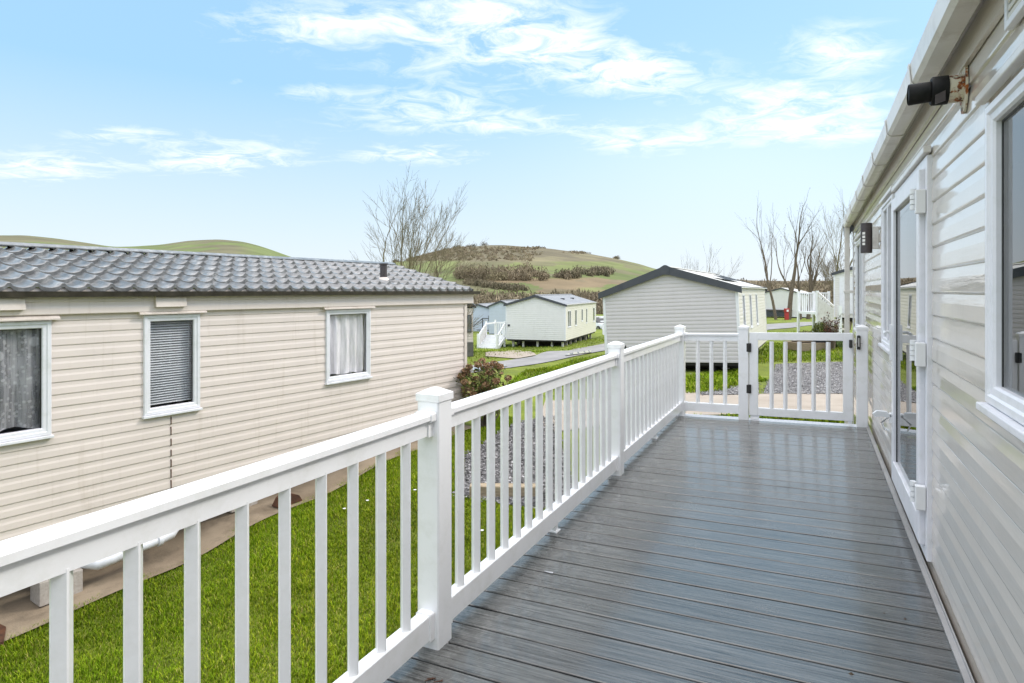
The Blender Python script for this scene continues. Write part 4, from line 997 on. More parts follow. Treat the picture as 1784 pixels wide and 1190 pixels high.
bx_, by_ = PW(846, 10.3); bz_ = g1(bx_, by_)
bush = empty('hydrangea_bush', (bx_,by_,bz_), 0, 'hydrangea bush with dry brown flower heads at the corner of the cream caravan', 'bush')
mb = MB()
tips = []
for k in range(46):
    an = random.uniform(0,6.28); r_ = random.uniform(.08,.52); h_ = random.uniform(.45,1.16)*(1-.35*(r_/.52)**2)
    tip = (r_*math.cos(an), r_*math.sin(an), h_); tips.append(tip); mb.tube([(tip[0]*.15,tip[1]*.15,0),(tip[0]*.6,tip[1]*.6,h_*.5),tip], [.008,.006,.003], 4)
mb.build('stems', 'bark_dark', bush)
tp = np.array(tips)
cen = np.concatenate([tp[rng.integers(0,len(tp),260)]*rng.uniform(.55,1.0,(260,1))+rng.normal(0,.05,(260,3)) for _ in range(9)])
soup('leaves', cen[cen[:,2]>.03], .035, [(.10,.14,.03),(.16,.19,.05),(.22,.21,.07),(.20,.13,.06)], bush, flat=.5)
hc = np.concatenate([t_ + blob(150, (0,0,0), (.062,.062,.045), .6) for t_ in tp])
soup('flower_heads', hc, .017, [(.30,.17,.09),(.38,.24,.14),(.22,.12,.06),(.46,.31,.19)], bush, flat=.8)
# timber sleeper in the gravel
sx_, sy_ = gat(880, 868); o = MB().box(-.42,.42,-.07,.07,-.03,.15).build('timber_sleeper', 'sleeper', None, .012); o.location = (sx_, sy_, g1(sx_,sy_)); o.rotation_euler.z = YAW-R(2)
tag(o, 'short weathered timber sleeper lying on the chippings behind the spindles', 'timber')
# things on the deck
def ondeck(px, py):
    r_ = (px-892)/F
    for Z in np.arange(2.0, 8, .002):
        x_, y_ = W2(r_*Z, Z)
        if CAMH-(py-HZ)/F*Z <= dz(x_)+.002: return x_, y_, dz(x_)
    return x_, y_, dz(x_)
def screw(px, py, rz, lab):
    e = ondeck(px, py); o = MB().tube([(-.019,0,.003),(-.016,0,.003),(-.002,0,.0035),(.012,0,.004),(.0125,0,.004),(.0145,0,.004)], [.0006,.0016,.002,.0024,.0045,.0048], 8).build('screw', 'rust'); o.location = e; o.rotation_euler.z = rz
    tag(o, lab, 'screw', 'loose screws on the deck')
screw(748,1185,.9,'left screw of a crossed pair lying on the deck near the balustrade post'); screw(752,1183,.4,'screw crossing another on the boards, nearer the right of the crossed pair'); screw(764,1188,.7,'lone screw just right of the crossed pair near the balustrade post')
e = ondeck(957,998); o = MB(); o.tube([(-.02,0,.004),(.012,0,.005),(.02,.002,.005)], [.001,.004,.003], 6); o.box(-.028,-.012,.003,.006,.002,.004); o = o.build('plastic_scrap', 'pipe'); o.location = e; tag(o, 'tiny pale scrap of plastic on the deck boards', 'scrap')
for k, (px_, py_, s_, lab) in enumerate(((1483,1174,.010,'largest dark crumb of grit on the deck near the bottom of the photo'),(1577,1078,.007,'dark grit crumb beside the wall trim'),(1540,1068,.005,'fine pale grit speck left of a dark crumb'),(1530,938,.005,'small twig end on the boards in front of the door'),(1160,862,.005,'small black speck on the middle of the deck'),(1062,1017,.004,'black grit speck right of the plastic scrap'))):
    e = ondeck(px_, py_); o = MB(); o.add([(-s_,0,0),(0,-s_*.7,.0),(s_*1.1,0,0),(0,s_*.6,0),(0,0,s_*.8)], [(0,1,4),(1,2,4),(2,3,4),(3,0,4)]); o = o.build('grit', 'soil'); o.location = e; tag(o, lab, 'grit', 'crumbs of grit on the deck')

# green glazed screen beside the road
gx2, gy2 = PW(1031, 14.8); zg_ = g1(gx2, gy2); gs = empty('glazed_screen', (gx2,gy2,zg_), YAW-R(55), 'dark framed greenish glass screen rising behind the balustrade', 'screen')
ang = 1
mb = MB(); mb.prism([(0,0),(0,.66),(1.1,.98),(1.1,.0)], lambda u,v,t: (t,u,v), 0, .02); mb.build('glass', 'green_glass', gs)
mb = MB(); mb.prism([(-.03,.66),(1.13,1.0),(1.13,1.03),(-.03,.70)], lambda u,v,t: (t,u,v), -.012, .032); mb.box(-.012,.032,-.045,-.005,-.1,.67); mb.box(-.012,.032,1.105,1.14,-.1,1.0); mb.build('frame', 'black_plastic', gs)

# white steps and a parked car beyond the ivory caravan
cx_, cy_ = PW(1043, 62); cz_ = PZ(577,62)-.0
car = empty('parked_car', (cx_,cy_,cz_), YAW+R(25), 'white hatchback parked beyond the ivory caravan', 'car')
body = MB()
sec = [(-1.95,.42,.62,.70),(-1.85,.36,.80,.80),(-1.0,.30,.92,.85),(-.55,.30,1.0,.86),(.6,.30,1.0,.86),(1.4,.30,.98,.84),(1.9,.36,.88,.78),(1.98,.45,.7,.7)]
vs = []; 
for (yy,zl,zh,hw) in sec: vs += [(-hw,yy,zl),(-hw*1.0,yy,(zl+zh)/2),(-hw*.93,yy,zh),(hw*.93,yy,zh),(hw,yy,(zl+zh)/2),(hw,yy,zl)]
body.add(vs, [(i_*6+q, i_*6+(q+1)%6, (i_+1)*6+(q+1)%6, (i_+1)*6+q) for i_ in range(len(sec)-1) for q in range(6)]); body.add(vs[:6], [(5,4,3,2,1,0)]); body.add(vs[-6:], [(0,1,2,3,4,5)])
body.build('body', 'car_white', car, .04, 2)
cab = MB(); cs_ = [(-1.05,.93,.95,.78),(-.35,.93,1.42,.62),(.9,.93,1.46,.62),(1.75,.93,1.0,.70)]; vs = []
for (yy,zl,zh,hw) in cs_: vs += [(-.80,yy,zl),(-hw,yy,zh),(hw,yy,zh),(.80,yy,zl)]
cab.add(vs, [(i_*4+q, i_*4+(q+1)%4, (i_+1)*4+(q+1)%4, (i_+1)*4+q) for i_ in range(3) for q in range(4)]); cab.build('cabin_glass', 'black_plastic', car)
MB().box(-.60,.60,-.3,.85,1.40,1.485).build('roof', 'car_white', car, .03)
for (xx,yy) in ((-.8,-1.25),(.8,-1.25),(-.8,1.3),(.8,1.3)): 
    w_ = MB().tube([(xx-.1,yy,.31),(xx+.1,yy,.31)], .31, 16).build('wheel', 'tyre', car); MB().tube([(xx-.105,yy,.31),(xx+.105,yy,.31)], .18, 12).build('rim', 'steel', w_)
for xx in (-.55,.55): MB().box(xx-.16,xx+.16,-1.93,-1.84,.62,.76).build('headlight', 'steel', car)
ws = empty('garden_steps', (*PW(1055,30), PZ(583,30)), YAW+.1, 'white steps with a curved rail showing beside the grey caravan corner', 'steps')
for q in range(5): MB().box(-.1,.5,-.1+q*.2,.1+q*.2,.05+q*.18,.11+q*.18).build('step', 'upvc', ws)
mb = MB(); mb.tube([(-.12,-.15,0),(-.12,-.15,.55),(0,.1,.95),(.2,.5,1.25),(.5,.9,1.3)], .03, 6); mb.prism([(0,0),(0,.5),(.35,.85),(.35,0)], lambda u,v,t: (u-.1,t,v), .2, .22); mb.build('side_rail', 'upvc', ws)
# white railing far behind
fr_ = empty('far_railing', (*PW(1040,75), PZ(566,75)), YAW, 'low white fence run in the distance behind the parked car', 'fence')
mb = MB(); mb.box(-.3,2.0,0,.05,.95,1.1); mb.build('rail', 'upvc', fr_)
for q in range(10): MB().box(-.3+q*.25,-.22+q*.25,0,.05,-.3,.95).build('picket', 'upvc', fr_)
# red box at the trees
rx, ry = PW(1370.5, 60); rz_ = g1(rx,ry); rb = empty('fire_point', (rx,ry,rz_), YAW, 'small red post box on a plinth beside the second bare tree', 'red box')
MB().box(-.16,.16,-.16,.16,0,.75).build('plinth', 'red', rb, .02); o = MB(); o.box(-.2,.2,-.2,.2,.75,1.12); o.build('box', 'red', rb, .03); MB().box(-.09,.1,-.215,-.2005,.8,1.0).build('notice', 'white_paint', rb)

# planters, pot and dark shrub past the gate
Zp = 24.0; x_, y_ = PW(1409, Zp); z_ = g1(x_,y_)
pl = empty('timber_planter', (x_,y_,z_), YAW-R(-8), 'two tier rough timber planter on the grass beyond the gate', 'planter')
for (a_,b_,c_,d_,z0_,z1_) in ((-.35,.95,0,.1,0,.32),(-.35,-.25,.1,1.0,0,.32),(.85,.95,.1,1.0,0,.32),(-.35,.95,1.0,1.1,0,.32),(-.1,.85,.45,.52,.32,.55),(-.1,-.02,.52,1.0,.32,.55),(.77,.85,.52,1.0,.32,.55)):
    MB().box(a_,b_,c_,d_,z0_,z1_).build('timber', 'timber', pl, .012)
MB().box(-.25,.85,.1,1.0,.05,.27).build('soil', 'soil', pl); MB().box(-.02,.77,.52,1.0,.30,.52).build('soil', 'soil', pl)
soup('planting', blob(260,(.35,.75,.6),(.35,.2,.16)), .05, [(.14,.15,.06),(.25,.22,.12)], pl)
x_, y_ = PW(1430, 24.5); z_ = g1(x_,y_)
pt_ = empty('potted_shrub', (x_,y_,z_), 0, 'rounded green shrub in a dark plastic pot', 'potted plant')
MB().tube([(0,0,0),(0,0,.36),(0,0,.40)], [.24,.33,.36], 18).build('pot', 'pot', pt_); MB().tube([(0,0,.38),(0,0,.55)], .03, 6).build('stem', 'bark_dark', pt_)
soup('foliage', blob(1800,(0,0,.78),(.33,.33,.33),.3), .035, [(.07,.10,.02),(.12,.15,.03),(.18,.18,.06)], pt_)
x_, y_ = PW(1449, 24.0); z_ = g1(x_,y_)
rs_ = empty('red_shrub', (x_,y_,z_), 0, 'upright shrub with sparse dark red leaves beside the pot', 'shrub')
mb = MB(); tips = []
for k in range(34):
    an = random.uniform(0,6.28); r_ = random.uniform(.05,.42); h_ = random.uniform(.7,1.45); t_ = (r_*math.cos(an), r_*math.sin(an), h_); tips.append(t_)
    mb.tube([(t_[0]*.3,t_[1]*.3,0),(t_[0]*.6,t_[1]*.6,h_*.5),t_], [.014,.01,.004], 4)
mb.build('stems', 'bark_dark', rs_); tp = np.array(tips)
soup('leaves', np.concatenate([tp*rng.uniform(.35,1.05,(34,1))+rng.normal(0,.035,(34,3)) for _ in range(48)]), .032, [(.09,.03,.02),(.15,.05,.035),(.07,.05,.03)], rs_, flat=.55)
x_, y_ = PW(1467, 25.0); z_ = g1(x_,y_)
lo = empty('low_plants', (x_,y_,z_), 0, 'low leafy ground plants at the foot of the white caravan', 'plant'); soup('foliage', blob(700,(0,0,.1),(.5,.4,.2),.2), .05, [(.06,.10,.02),(.10,.15,.04)], lo)

# ------------------------------------------------------------------ bare trees
def tree(name, x, y, h, spread, label, stems=1, seed=1, lean=(0,0), trad=.12, mat='bark', twig=1.0, group='bare winter trees', fan=.5, depth=5, leaves=40, first=.22):
    rd_ = random.Random(seed); z = g1(x, y); root = empty(name, (x,y,z-.1), 0, label, 'tree', group)
    big, small = MB(), MB(); tips = []
    def grow(p, d, L, r_, lv):
        steps = 4 if lv < 3 else 3; pts = [p]; q = p; dd = d.copy()
        for k in range(steps):
            g_ = .035 if lv == 0 else .09; dd = (dd + Vector((rd_.gauss(0,g_),rd_.gauss(0,g_),rd_.gauss(.03,.05)))).normalized(); q = q + dd*(L/steps); pts.append(q)
        r1 = r_*(.62 if lv == 0 else .55); rad = [r_+(r1-r_)*k/steps for k in range(steps+1)]
        (big if r_ > .022 else small).tube(pts, rad, 6 if r_ > .05 else (4 if r_ > .015 else 3), cap=False)
        if lv >= depth: tips.append(q); return
        nb = rd_.choice((2,3,3)) if lv < 3 else rd_.choice((2,3))
        for k in range(nb):
            t_ = rd_.uniform(.55 if lv == 0 else .25,.95) if k else 1.0
            i_ = min(int(t_*steps), steps-1); b0 = pts[i_].lerp(pts[i_+1], t_*steps-i_)
            an = rd_.uniform(0,6.28); tl = rd_.uniform(.25,.75)*fan*1.5 if k else rd_.uniform(.05,.28)
            u = dd.orthogonal().normalized(); v = dd.cross(u); nd = (dd*math.cos(tl)+(u*math.cos(an)+v*math.sin(an))*math.sin(tl))
            nd.z += .06; nd.normalize(); grow(b0, nd, L*rd_.uniform(.58,.80), max(r1*(.95 if k == 0 else .62), .0035*twig), lv+1)
    for k in range(stems):
        an = rd_.uniform(0,6.28); d = Vector((lean[0]+spread*math.cos(an)*(k>0 or stems>1), lean[1]+spread*math.sin(an)*(k>0 or stems>1), 1)).normalized()
        grow(Vector((0,0,0)), d, h*(.42 if stems == 1 else .36), trad*(1 if k == 0 else .8), 0)
    tr = big.build('trunk', mat, root); cr_ = small.build('crown', mat, root)
    if leaves and tips:
        t_ = np.array([tuple(tips[rd_.randrange(len(tips))]) for _ in range(leaves)]); soup('dead_leaves', t_, .028*twig, [(.10,.06,.03),(.16,.10,.05)], root)
    return root
tx, ty = PW(700, 21); tree('bare_tree', tx, ty, 6.4, .16, 'tallest bare tree, rising behind the vent pipe of the cream roof', 4, 5, (.08,0), trad=.11, twig=1.3, fan=.52, depth=6, leaves=26)
tx, ty = PW(752, 22); tree('bare_tree', tx, ty, 5.6, .22, 'bare many stemmed tree right of the vent pipe, its fans of twigs against the hill', 3, 11, trad=.10, twig=1.3, depth=6, fan=.6, leaves=14, lean=(-.02,0))
tx, ty = PW(768, 22); tree('bare_tree', tx, ty, 3.1, .6, 'low spreading bare thicket drooping over the right end of the cream roof', 6, 21, trad=.05, twig=1.6, fan=.6, leaves=0, lean=(.10,0))
tx, ty = PW(1210, 33); tree('bare_tree', tx, ty, 5.3, .25, 'bare tree whose top twigs just clear the ridge of the grey caravan', 2, 31, trad=.07, fan=.5, leaves=10)
for (px_, h_, sd, ln, tr_, st_, lab) in ((1352,9.6,41,(-.16,0),.17,1,'leaning bare tree, leftmost of the row before the park home'),
                      (1374,11.2,52,(.02,0),.28,1,'thick trunked bare tree with the small red box at its foot'),
                      (1395,9.2,63,(-.03,0),.16,1,'slim bare tree between the thick trunk and the forked one'),
                      (1408,9.8,77,(.06,0),.24,2,'forked bare tree, rightmost of the row before the park home')):
    tx, ty = PW(px_, 61); tree('bare_tree', tx, ty, h_, .12, lab, st_, sd, ln, tr_, 'bark_dark', 2.2, fan=.42, leaves=50, depth=5)
tx, ty = PW(1478, 40); tree('bare_tree', tx, ty, 9.5, .3, 'bare tree mostly hidden behind the end of the taupe caravan', 3, 91, (-.05,0), .13, 'bark', 1.6, fan=.5, leaves=40)
tx, ty = PW(1462, 75); tree('bare_tree', tx, ty, 8.0, .35, 'dense rounded bare tree beyond the white caravan', 4, 95, (-.05,0), .12, 'bark_dark', 2.6, fan=.6, depth=6, leaves=100)

# ------------------------------------------------------------------ hills
def ss(t_): t_ = np.clip(t_, 0, 1); return t_*t_*(3-2*t_)
def vnoise(x, y, s, seed=0):
    r_ = np.random.default_rng(seed); T = r_.random((64,64)); xs, ys = x/s+500, y/s+500; ix, iy = np.floor(xs).astype(int), np.floor(ys).astype(int)
    fx, fy = xs-ix, ys-iy; fx = fx*fx*(3-2*fx); fy = fy*fy*(3-2*fy); g_ = lambda a_,b_: T[a_%64, b_%64]
    return g_(ix,iy)*(1-fx)*(1-fy)+g_(ix+1,iy)*fx*(1-fy)+g_(ix,iy+1)*(1-fx)*fy+g_(ix+1,iy+1)*fx*fy
def fbm(x, y, s, o=5, seed=0): return sum(vnoise(x, y, s/2**k, seed+k)*.5**k for k in range(o))/sum(.5**k for k in range(o))
GREEN = np.array([.145,.175,.058]); LGREEN = np.array([.19,.215,.075]); BRACK = np.array([.225,.170,.100]); SCRUB = np.array([.175,.15,.092]); STRAW = np.array([.25,.22,.125]); WOOD = np.array([.15,.12,.075])
def hillmesh(name, sky, Zb, Zc, Zback, zbase, paint, label, nu=260, nv=130, amp=1.5):
    sx = np.array([a_ for a_, b_ in sky], float); sy = np.array([b_ for a_, b_ in sky], float)
    us = np.linspace(sx[0], sx[-1], nu); crest_py = np.interp(us, sx, sy); kk = np.exp(-np.linspace(-2,2,9)**2); kk /= kk.sum()
    crest_py = np.convolve(np.pad(crest_py, 4, 'edge'), kk, 'valid')
    zc = CAMH-(crest_py-HZ)/F*Zc
    V = []; t_ = np.linspace(0, 1.35, nv)
    U, T = np.meshgrid(us, t_); Z = np.where(T <= 1, Zb+(Zc-Zb)*T, Zc+(Zback-Zc)*(T-1)/.35)
    lat = (U-892)/F*Z; X, Y = W2(lat, Z)
    prof = np.where(T <= 1, .52*T+.48*np.sin(np.pi*T/2)**1.3, 1-(T-1)**2*4)
    nz_ = (fbm(X, Y, 90, 5, 3)-.5)*amp*np.clip(T*4,0,1)*np.clip(np.abs(1-T)*6,.12,1)
    H = zbase + (zc[None]-zbase)*prof + nz_
    C = paint(U, T, X, Y, Z, H)
    V = np.stack([X, Y, H], -1).reshape(-1,3); i_ = np.arange(nu*nv).reshape(nv, nu); Fq = np.stack([i_[:-1,:-1], i_[:-1,1:], i_[1:,1:], i_[1:,:-1]], -1).reshape(-1,4)
    o = npmesh(name, V, Fq, 'hill', C.reshape(-1,3), smooth=True); tag(o, label, None, None, 'structure'); return U, T, X, Y, Z, H
def band(v, a, b_, s=.02): return ss((v-a)/s+.5)*(1-ss((v-b_)/s+.5))
def mixf(C, m_, c): return C*(1-m_[...,None]) + np.array(c)*m_[...,None]
def paint_main(U, T, X, Y, Z, H):
    e = HZ-(H-CAMH)/Z*F                                             # slope height band (elevation as seen from the park)
    w = (fbm(X, Y, 60, 4, 11)-.5)*14; e2 = e + w*.6
    f = fbm(X, Y, 45, 5, 21); C = np.ones(U.shape+(3,))*GREEN
    C = mixf(C, band(e2, 484, 512, 5)*ss((U-800)/60)*(f > .36), BRACK)
    C = mixf(C, band(e2, 488, 512, 6)*ss((830-U)/60), LGREEN)
    C = mixf(C, band(e2, 500, 520, 4)*band(U, 1010+0*U, 990+0*U+60, 30)*.8, LGREEN)
    C = mixf(C, band(e2, 454, 470, 4), LGREEN)
    top = (1-ss((e2-452)/5)); f2 = fbm(X, Y, 28, 5, 31)
    C = mixf(C, top, STRAW*.85); C = mixf(C, top*ss((f2-.47)/.06), SCRUB)
    C = mixf(C, ss((930-U)/60)*band(e2,428,453,4)*.85, SCRUB)
    C = mixf(C, ss((fbm(X,Y,20,4,41)-.62)/.04)*.7, SCRUB)
    C = mixf(C, ss((e2-520)/7), WOOD)
    C = mixf(C, ss((U-1130)/60)*ss((e2-472)/6)*.7, WOOD)
    return C*.80*(.8+.4*fbm(X,Y,9,3,51)[...,None])
skyM = [(560,500),(600,474),(650,459),(700,456),(760,441),(800,433),(850,428),(880,428),(905,430),(960,434),(1020,441),(1080,452),(1115,460),(1140,468),(1200,478),(1260,486),(1320,489),(1400,490),(1500,488),(1650,482),(1900,470)]
HM = hillmesh('main_hill', skyM, 115, 430, 640, -5, paint_main, 'long green and bracken brown hill rising behind the caravans', 420, 200, 3)
def paint_left(U, T, X, Y, Z, H):
    f = fbm(X, Y, 80, 5, 61); C = np.ones(U.shape+(3,))*GREEN*1.1
    C = mixf(C, ss((190-U)/30)*ss((f-.50)/.05)*.8, SCRUB); C = mixf(C, ss((190-U)/30)*(1-ss((f-.44)/.05))*.35, STRAW*.75)
    C = mixf(C, band(U, 280, 430, 60)*ss((fbm(X,Y,40,4,71)-.52)/.05)*.8, SCRUB)
    return C*.80*(.8+.4*fbm(X,Y,16,3,51)[...,None])
skyL = [(-700,430),(-300,415),(-60,412),(0,411),(50,412),(100,417),(150,424),(195,431),(230,431),(280,428),(330,421),(380,418),(420,421),(450,428),(480,438),(505,447),(525,453),(560,468),(620,490),(700,505)]
HL = hillmesh('left_hill', skyL, 200, 760, 1000, -5, paint_left, 'smooth green hilltops over the cream caravan roof', 260, 110, 3)

# scrub, hedges and woods (each a far-off mass)
def on_hill(Hd, sel, n_):
    U, T, X, Y, Z, H = Hd; e = HZ-(H-CAMH)/Z*F; w = sel(U, e, T)*(T <= 1.01); w = w*Z**1.2; w = (w/w.sum()).ravel(); k = rng.choice(w.size, n_, p=w)
    dx = (rng.random(n_)-.5)*3; dy = (rng.random(n_)-.5)*4; return np.stack([X.ravel()[k]+dx, Y.ravel()[k]+dy, H.ravel()[k]], -1)
def mass(name, pts, r_, per, size, cols, label, trunks=False, up=.8):
    n_ = len(pts); d = rng.normal(0,1,(n_,per,3)); d /= np.linalg.norm(d,axis=2)[...,None]; d[...,2] = np.abs(d[...,2])*up*1.4
    rr_ = r_*rng.uniform(.6,1.4,(n_,1,1)); cen = (pts[:,None]+d*rr_*rng.uniform(.3,1,(n_,per,1))).reshape(-1,3)
    a = rng.normal(0,.45,(len(cen),3)); a[:,2] += 1; a /= np.linalg.norm(a,axis=1)[:,None]; b_ = np.cross(a, rng.normal(0,1,(len(cen),3))); b_ /= np.linalg.norm(b_,axis=1)[:,None]
    s_ = size*rng.uniform(.5,1.3,(len(cen),1)); V = np.stack([cen-a*s_, cen+b_*s_*.28, cen+a*s_, cen-b_*s_*.28], 1).reshape(-1,3); Fs = np.arange(len(V)).reshape(-1,4)
    cc = np.repeat(np.array(cols)[rng.integers(0,len(cols),n_)]*rng.uniform(.75,1.2,(n_,1)), per, 0)*rng.uniform(.7,1.25,(len(cen),1))
    tag(npmesh(name, V, Fs, 'scrub', np.repeat(cc, 4, 0)), label, 'vegetation', None, 'stuff')
BR = [(.25,.20,.135),(.31,.25,.17),(.21,.17,.11),(.27,.23,.14)]; DG = [(.15,.13,.085),(.19,.16,.10),(.22,.18,.12)]
mass('hilltop_scrub', on_hill(HM, lambda U,e,T: ((e<455)&(U<930)&(U>640)).astype(float)*(e>432)+.5*((e<446)&(U>=930)&(np.sin(U*.07)+np.sin(e*.6+U*.02)>.5)), 800), 1.0, 40, .4, BR, 'brown gorse and scrub across the crest of the hill')
mass('crest_trees', on_hill(HM, lambda U,e,T: (((np.abs(U-800)<6)|(np.abs(U-812)<5)|(np.abs(U-822)<5)|(np.abs(U-848)<4)|(np.abs(U-775)<3)|(np.abs(U-690)<4)|(np.abs(U-1075)<4))&(T>.97)).astype(float), 26), 2.2, 110, .45, DG, 'small windswept trees on the skyline of the hill')
mass('hedge_trees', on_hill(HM, lambda U,e,T: ((e>480)&(e<488)&(U>800)&(U<955)).astype(float), 62), 2.6, 260, .5, BR, 'belt of bare brown trees crossing the middle of the hill', up=1.0)
mass('dark_thicket', on_hill(HM, lambda U,e,T: ((e>480)&(e<486)&(U>975)&(U<1005)).astype(float)+.25*((e>474)&(e<482)&(U>1005)&(U<1060)), 50), 2.0, 120, .55, DG, 'dark thicket on the bracken slope')
mass('lower_hedge', on_hill(HM, lambda U,e,T: (np.abs(e-(494+(U-820)*.14))<1.6).astype(float)*(U>815)*(U<910), 110), 1.1, 100, .4, DG, 'dark hedgerow slanting down the lower slope')
mass('valley_wood', on_hill(HM, lambda U,e,T: ((e>527)&(U<1200)&(U>740)).astype(float)*np.clip((e-515)/8,0,1), 800), 2.0, 170, .5, BR, 'brown leafless wood filling the valley behind the ivory caravan', up=1.0)
mass('right_wood', on_hill(HM, lambda U,e,T: ((e>503)&(U>1180)).astype(float), 1100), 2.6, 130, .65, BR, 'leafless wood behind the park home', up=1.0)
hb = []
for px_ in np.linspace(800, 1100, 150): x_, y_ = PW(px_, 98+8*random.random()); hb.append((x_, y_, PZ(562+random.random()*4, 100)))
mass('boundary_hedge', np.array(hb), 1.7, 90, .55, DG+BR[:2], 'dark hedge behind the bluish caravans')

# ------------------------------------------------------------------ sky and sun
SUN_AZ = R(48); SUN_EL = R(40)                                      # azimuth clockwise from +Y
w = bpy.data.worlds.new('World'); SC.world = w; w.use_nodes = True; nt = w.node_tree; bg = nt.nodes['Background']
sk = nt.nodes.new('ShaderNodeTexSky'); sk.sky_type = 'NISHITA'; sk.sun_disc = False; sk.sun_elevation = SUN_EL; sk.sun_rotation = SUN_AZ
sk.air_density = 1.0; sk.dust_density = 1.2; sk.ozone_density = 1.5
tc = nt.nodes.new('ShaderNodeTexCoord'); nrm = nt.nodes.new('ShaderNodeMapping'); nt.links.new(tc.outputs['Generated'], nrm.inputs['Vector'])
nrm.inputs['Rotation'].default_value = (0, 0, -YAW)                 # x: right, y: ahead of the valley axis
sp = nt.nodes.new('ShaderNodeSeparateXYZ'); nt.links.new(nrm.outputs[0], sp.inputs[0])
def math_(op, a, b_=None, c_=None):
    n_ = nt.nodes.new('ShaderNodeMath'); n_.operation = op
    for i_, v_ in enumerate((a, b_, c_)):
        if v_ is None: continue
        if isinstance(v_, bpy.types.NodeSocket): nt.links.new(v_, n_.inputs[i_])
        else: n_.inputs[i_].default_value = v_
    return n_.outputs[0]
zc_ = math_('MAXIMUM', math_('ADD', sp.outputs['Z'], .09), .02)
cx2 = math_('DIVIDE', sp.outputs['X'], zc_); cy2 = math_('DIVIDE', sp.outputs['Y'], zc_)
cb = nt.nodes.new('ShaderNodeCombineXYZ'); nt.links.new(cx2, cb.inputs[0]); nt.links.new(cy2, cb.inputs[1])
def wn(scale, detail, rough, dist=0, mp=(1,1,1), off=(0,0,0)):
    mm_ = nt.nodes.new('ShaderNodeMapping'); mm_.inputs['Scale'].default_value = mp; mm_.inputs['Location'].default_value = off; nt.links.new(cb.outputs[0], mm_.inputs['Vector'])
    n_ = nt.nodes.new('ShaderNodeTexNoise'); n_.inputs['Scale'].default_value = scale; n_.inputs['Detail'].default_value = detail; n_.inputs['Roughness'].default_value = rough; n_.inputs['Distortion'].default_value = dist
    nt.links.new(mm_.outputs[0], n_.inputs['Vector']); return n_.outputs['Fac']
n1 = wn(5.5, 10, .66, .8, (1, 1.25, 1), (3.1, 1.7, 0)); n2 = wn(.9, 3, .5, .2, (1, .8, 1), (.4, 2.2, 0))
# where the cloud banks sit (angular positions: tan of azimuth, tan of elevation)
yy_ = math_('MAXIMUM', sp.outputs['Y'], .05); ua = math_('DIVIDE', sp.outputs['X'], yy_); va = math_('DIVIDE', sp.outputs['Z'], yy_)
BK = 1.0
def bank(px, py, a_, b_, amp):
    du = math_('MULTIPLY', math_('SUBTRACT', ua, (px-892)/F), F/a_); dv = math_('MULTIPLY', math_('SUBTRACT', va, (HZ-py)/F), F/b_)
    q = math_('ADD', math_('MULTIPLY', du, du), math_('MULTIPLY', dv, dv)); return math_('MULTIPLY', math_('POWER', 2.718, math_('MULTIPLY', q, -1.0)), amp*BK)
BK = .78
tot = None
for (px_, py_, a_, b_, am) in ((560,40,200,42,1.0),(860,20,180,45,1.05),(880,110,260,40,.75),(1110,130,110,38,1.2),(1400,180,170,42,1.15),(1390,230,160,24,.9),(740,175,160,24,.7),(840,215,240,26,.85),(1120,245,110,24,.9),(730,270,110,18,1.0),(390,275,140,30,1.1),(80,290,130,28,1.0),(210,235,110,16,.8),(1460,100,90,30,.9),(1480,60,120,30,.5),(540,160,60,14,.6),(408,143,16,7,.6),(960,70,150,40,.7)):
    bk = bank(px_, py_, a_, b_, am); tot = bk if tot is None else math_('ADD', tot, bk)
cm = math_('MULTIPLY', math_('MINIMUM', tot, 1.15), math_('MULTIPLY_ADD', n1, 3.8, -1.25)); 
cl = math_('ADD', cm, math_('MULTIPLY_ADD', n2, .5, -.30))
wide = math_('MULTIPLY', wn(2.0, 8, .62, .4, (1,1.6,1), (7,3,0)), 1.0)
rp = nt.nodes.new('ShaderNodeValToRGB'); rp.color_ramp.elements[0].position = .10; rp.color_ramp.elements[1].position = 1.0; rp.color_ramp.elements[1].color = (.93,.93,.93,1); nt.links.new(cl, rp.inputs['Fac'])
hz_ = nt.nodes.new('ShaderNodeMapRange'); nt.links.new(sp.outputs['Z'], hz_.inputs['Value']); hz_.inputs['From Min'].default_value = -.02; hz_.inputs['From Max'].default_value = .30; hz_.inputs['To Min'].default_value = .86; hz_.inputs['To Max'].default_value = .0
def wmix(f, a_, b_, mode='MIX'):
    m_ = nt.nodes.new('ShaderNodeMixRGB'); m_.blend_type = mode
    for s_, v_ in ((m_.inputs[0], f), (m_.inputs[1], a_), (m_.inputs[2], b_)):
        if isinstance(v_, bpy.types.NodeSocket): nt.links.new(v_, s_)
        elif hasattr(v_, '__len__'): s_.default_value = (*v_, 1)
        else: s_.default_value = v_
    return m_.outputs[0]
SKYK = .105; FILL_CLOUD = 22.0
thin = wmix(.68, sk.outputs[0], (3.6, 6.3, 8.6))                    # thin high veil over the clear blue
lowv = wmix(hz_.outputs[0], thin, (6.9, 7.1, 7.3))                  # pale haze toward the horizon
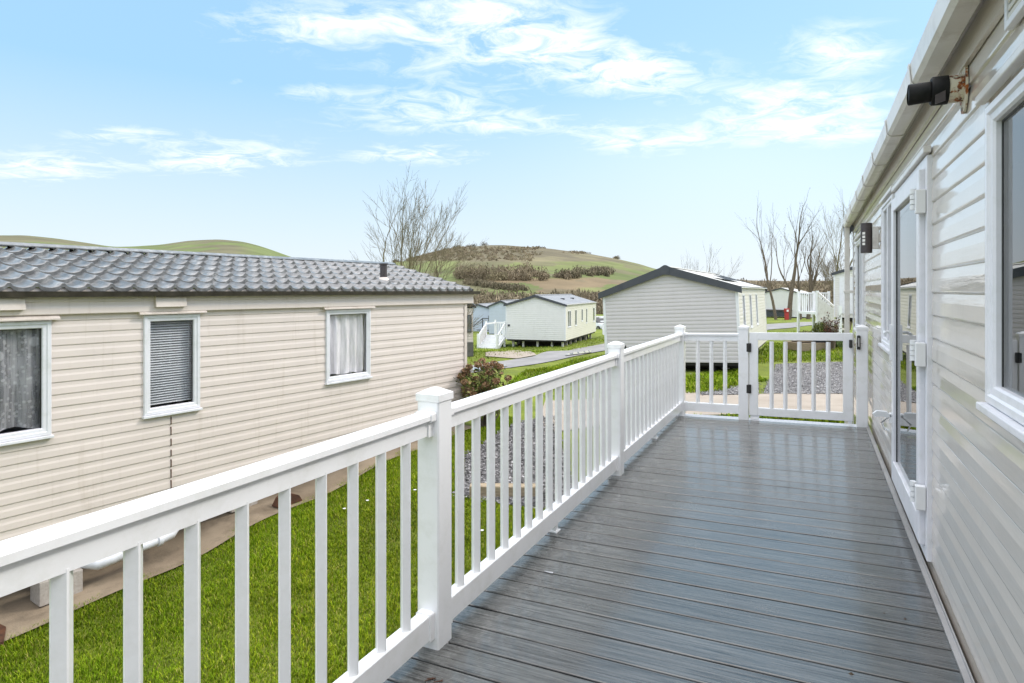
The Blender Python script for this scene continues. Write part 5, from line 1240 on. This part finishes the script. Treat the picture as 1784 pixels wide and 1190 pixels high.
BK = 1.0; glow = bank(1260, 260, 330, 130, .09)                        # bright patch added to the sky to whiten the deck's reflection
lowv = wmix(glow, lowv, (13.5, 13.0, 12.4))
cloud = wmix(rp.outputs[0], lowv, (9.3, 9.35, 9.4))
def smr(v_, a_, b_):
    m_ = nt.nodes.new('ShaderNodeMapRange'); m_.interpolation_type = 'SMOOTHSTEP'; nt.links.new(v_, m_.inputs['Value'])
    m_.inputs['From Min'].default_value = a_; m_.inputs['From Max'].default_value = b_; return m_.outputs[0]
# bright cloud added overhead and behind, outside the view, to supply fill light
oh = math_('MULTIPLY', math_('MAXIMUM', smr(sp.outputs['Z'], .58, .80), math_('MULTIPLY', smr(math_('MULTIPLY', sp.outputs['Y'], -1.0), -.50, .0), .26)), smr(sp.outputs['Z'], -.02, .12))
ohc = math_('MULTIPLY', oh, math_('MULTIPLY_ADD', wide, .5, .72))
cloud = wmix(ohc, cloud, (FILL_CLOUD*1.0, FILL_CLOUD*.98, FILL_CLOUD*1.0))
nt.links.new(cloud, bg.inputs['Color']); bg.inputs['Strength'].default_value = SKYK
sl_ = bpy.data.lights.new('Sun', 'SUN'); sl_.energy = 1.5; sl_.angle = R(12); sl_.color = (1.0, .95, .87)
so = bpy.data.objects.new('Sun', sl_); COL.objects.link(so)
sd = Vector((math.sin(SUN_AZ)*math.cos(SUN_EL), math.cos(SUN_AZ)*math.cos(SUN_EL), math.sin(SUN_EL)))
so.rotation_euler = sd.to_track_quat('Z', 'Y').to_euler(); so.location = (20, 20, 30)

# ------------------------------------------------------------------ camera
cd = bpy.data.cameras.new('Camera'); cam = bpy.data.objects.new('Camera', cd); COL.objects.link(cam)
cam.location = (0, 0, CAMH); cam.rotation_euler = (R(90), 0, YAW); cd.sensor_width = 36; cd.lens = 36*F/1784; cd.shift_y = -(595-HZ)/1784
cd.clip_start = .05; cd.clip_end = 5000; SC.camera = cam
SC.view_settings.view_transform = 'Standard'; SC.view_settings.look = 'None'; SC.view_settings.exposure = .45; SC.view_settings.gamma = 1
SC.view_settings.use_curve_mapping = False
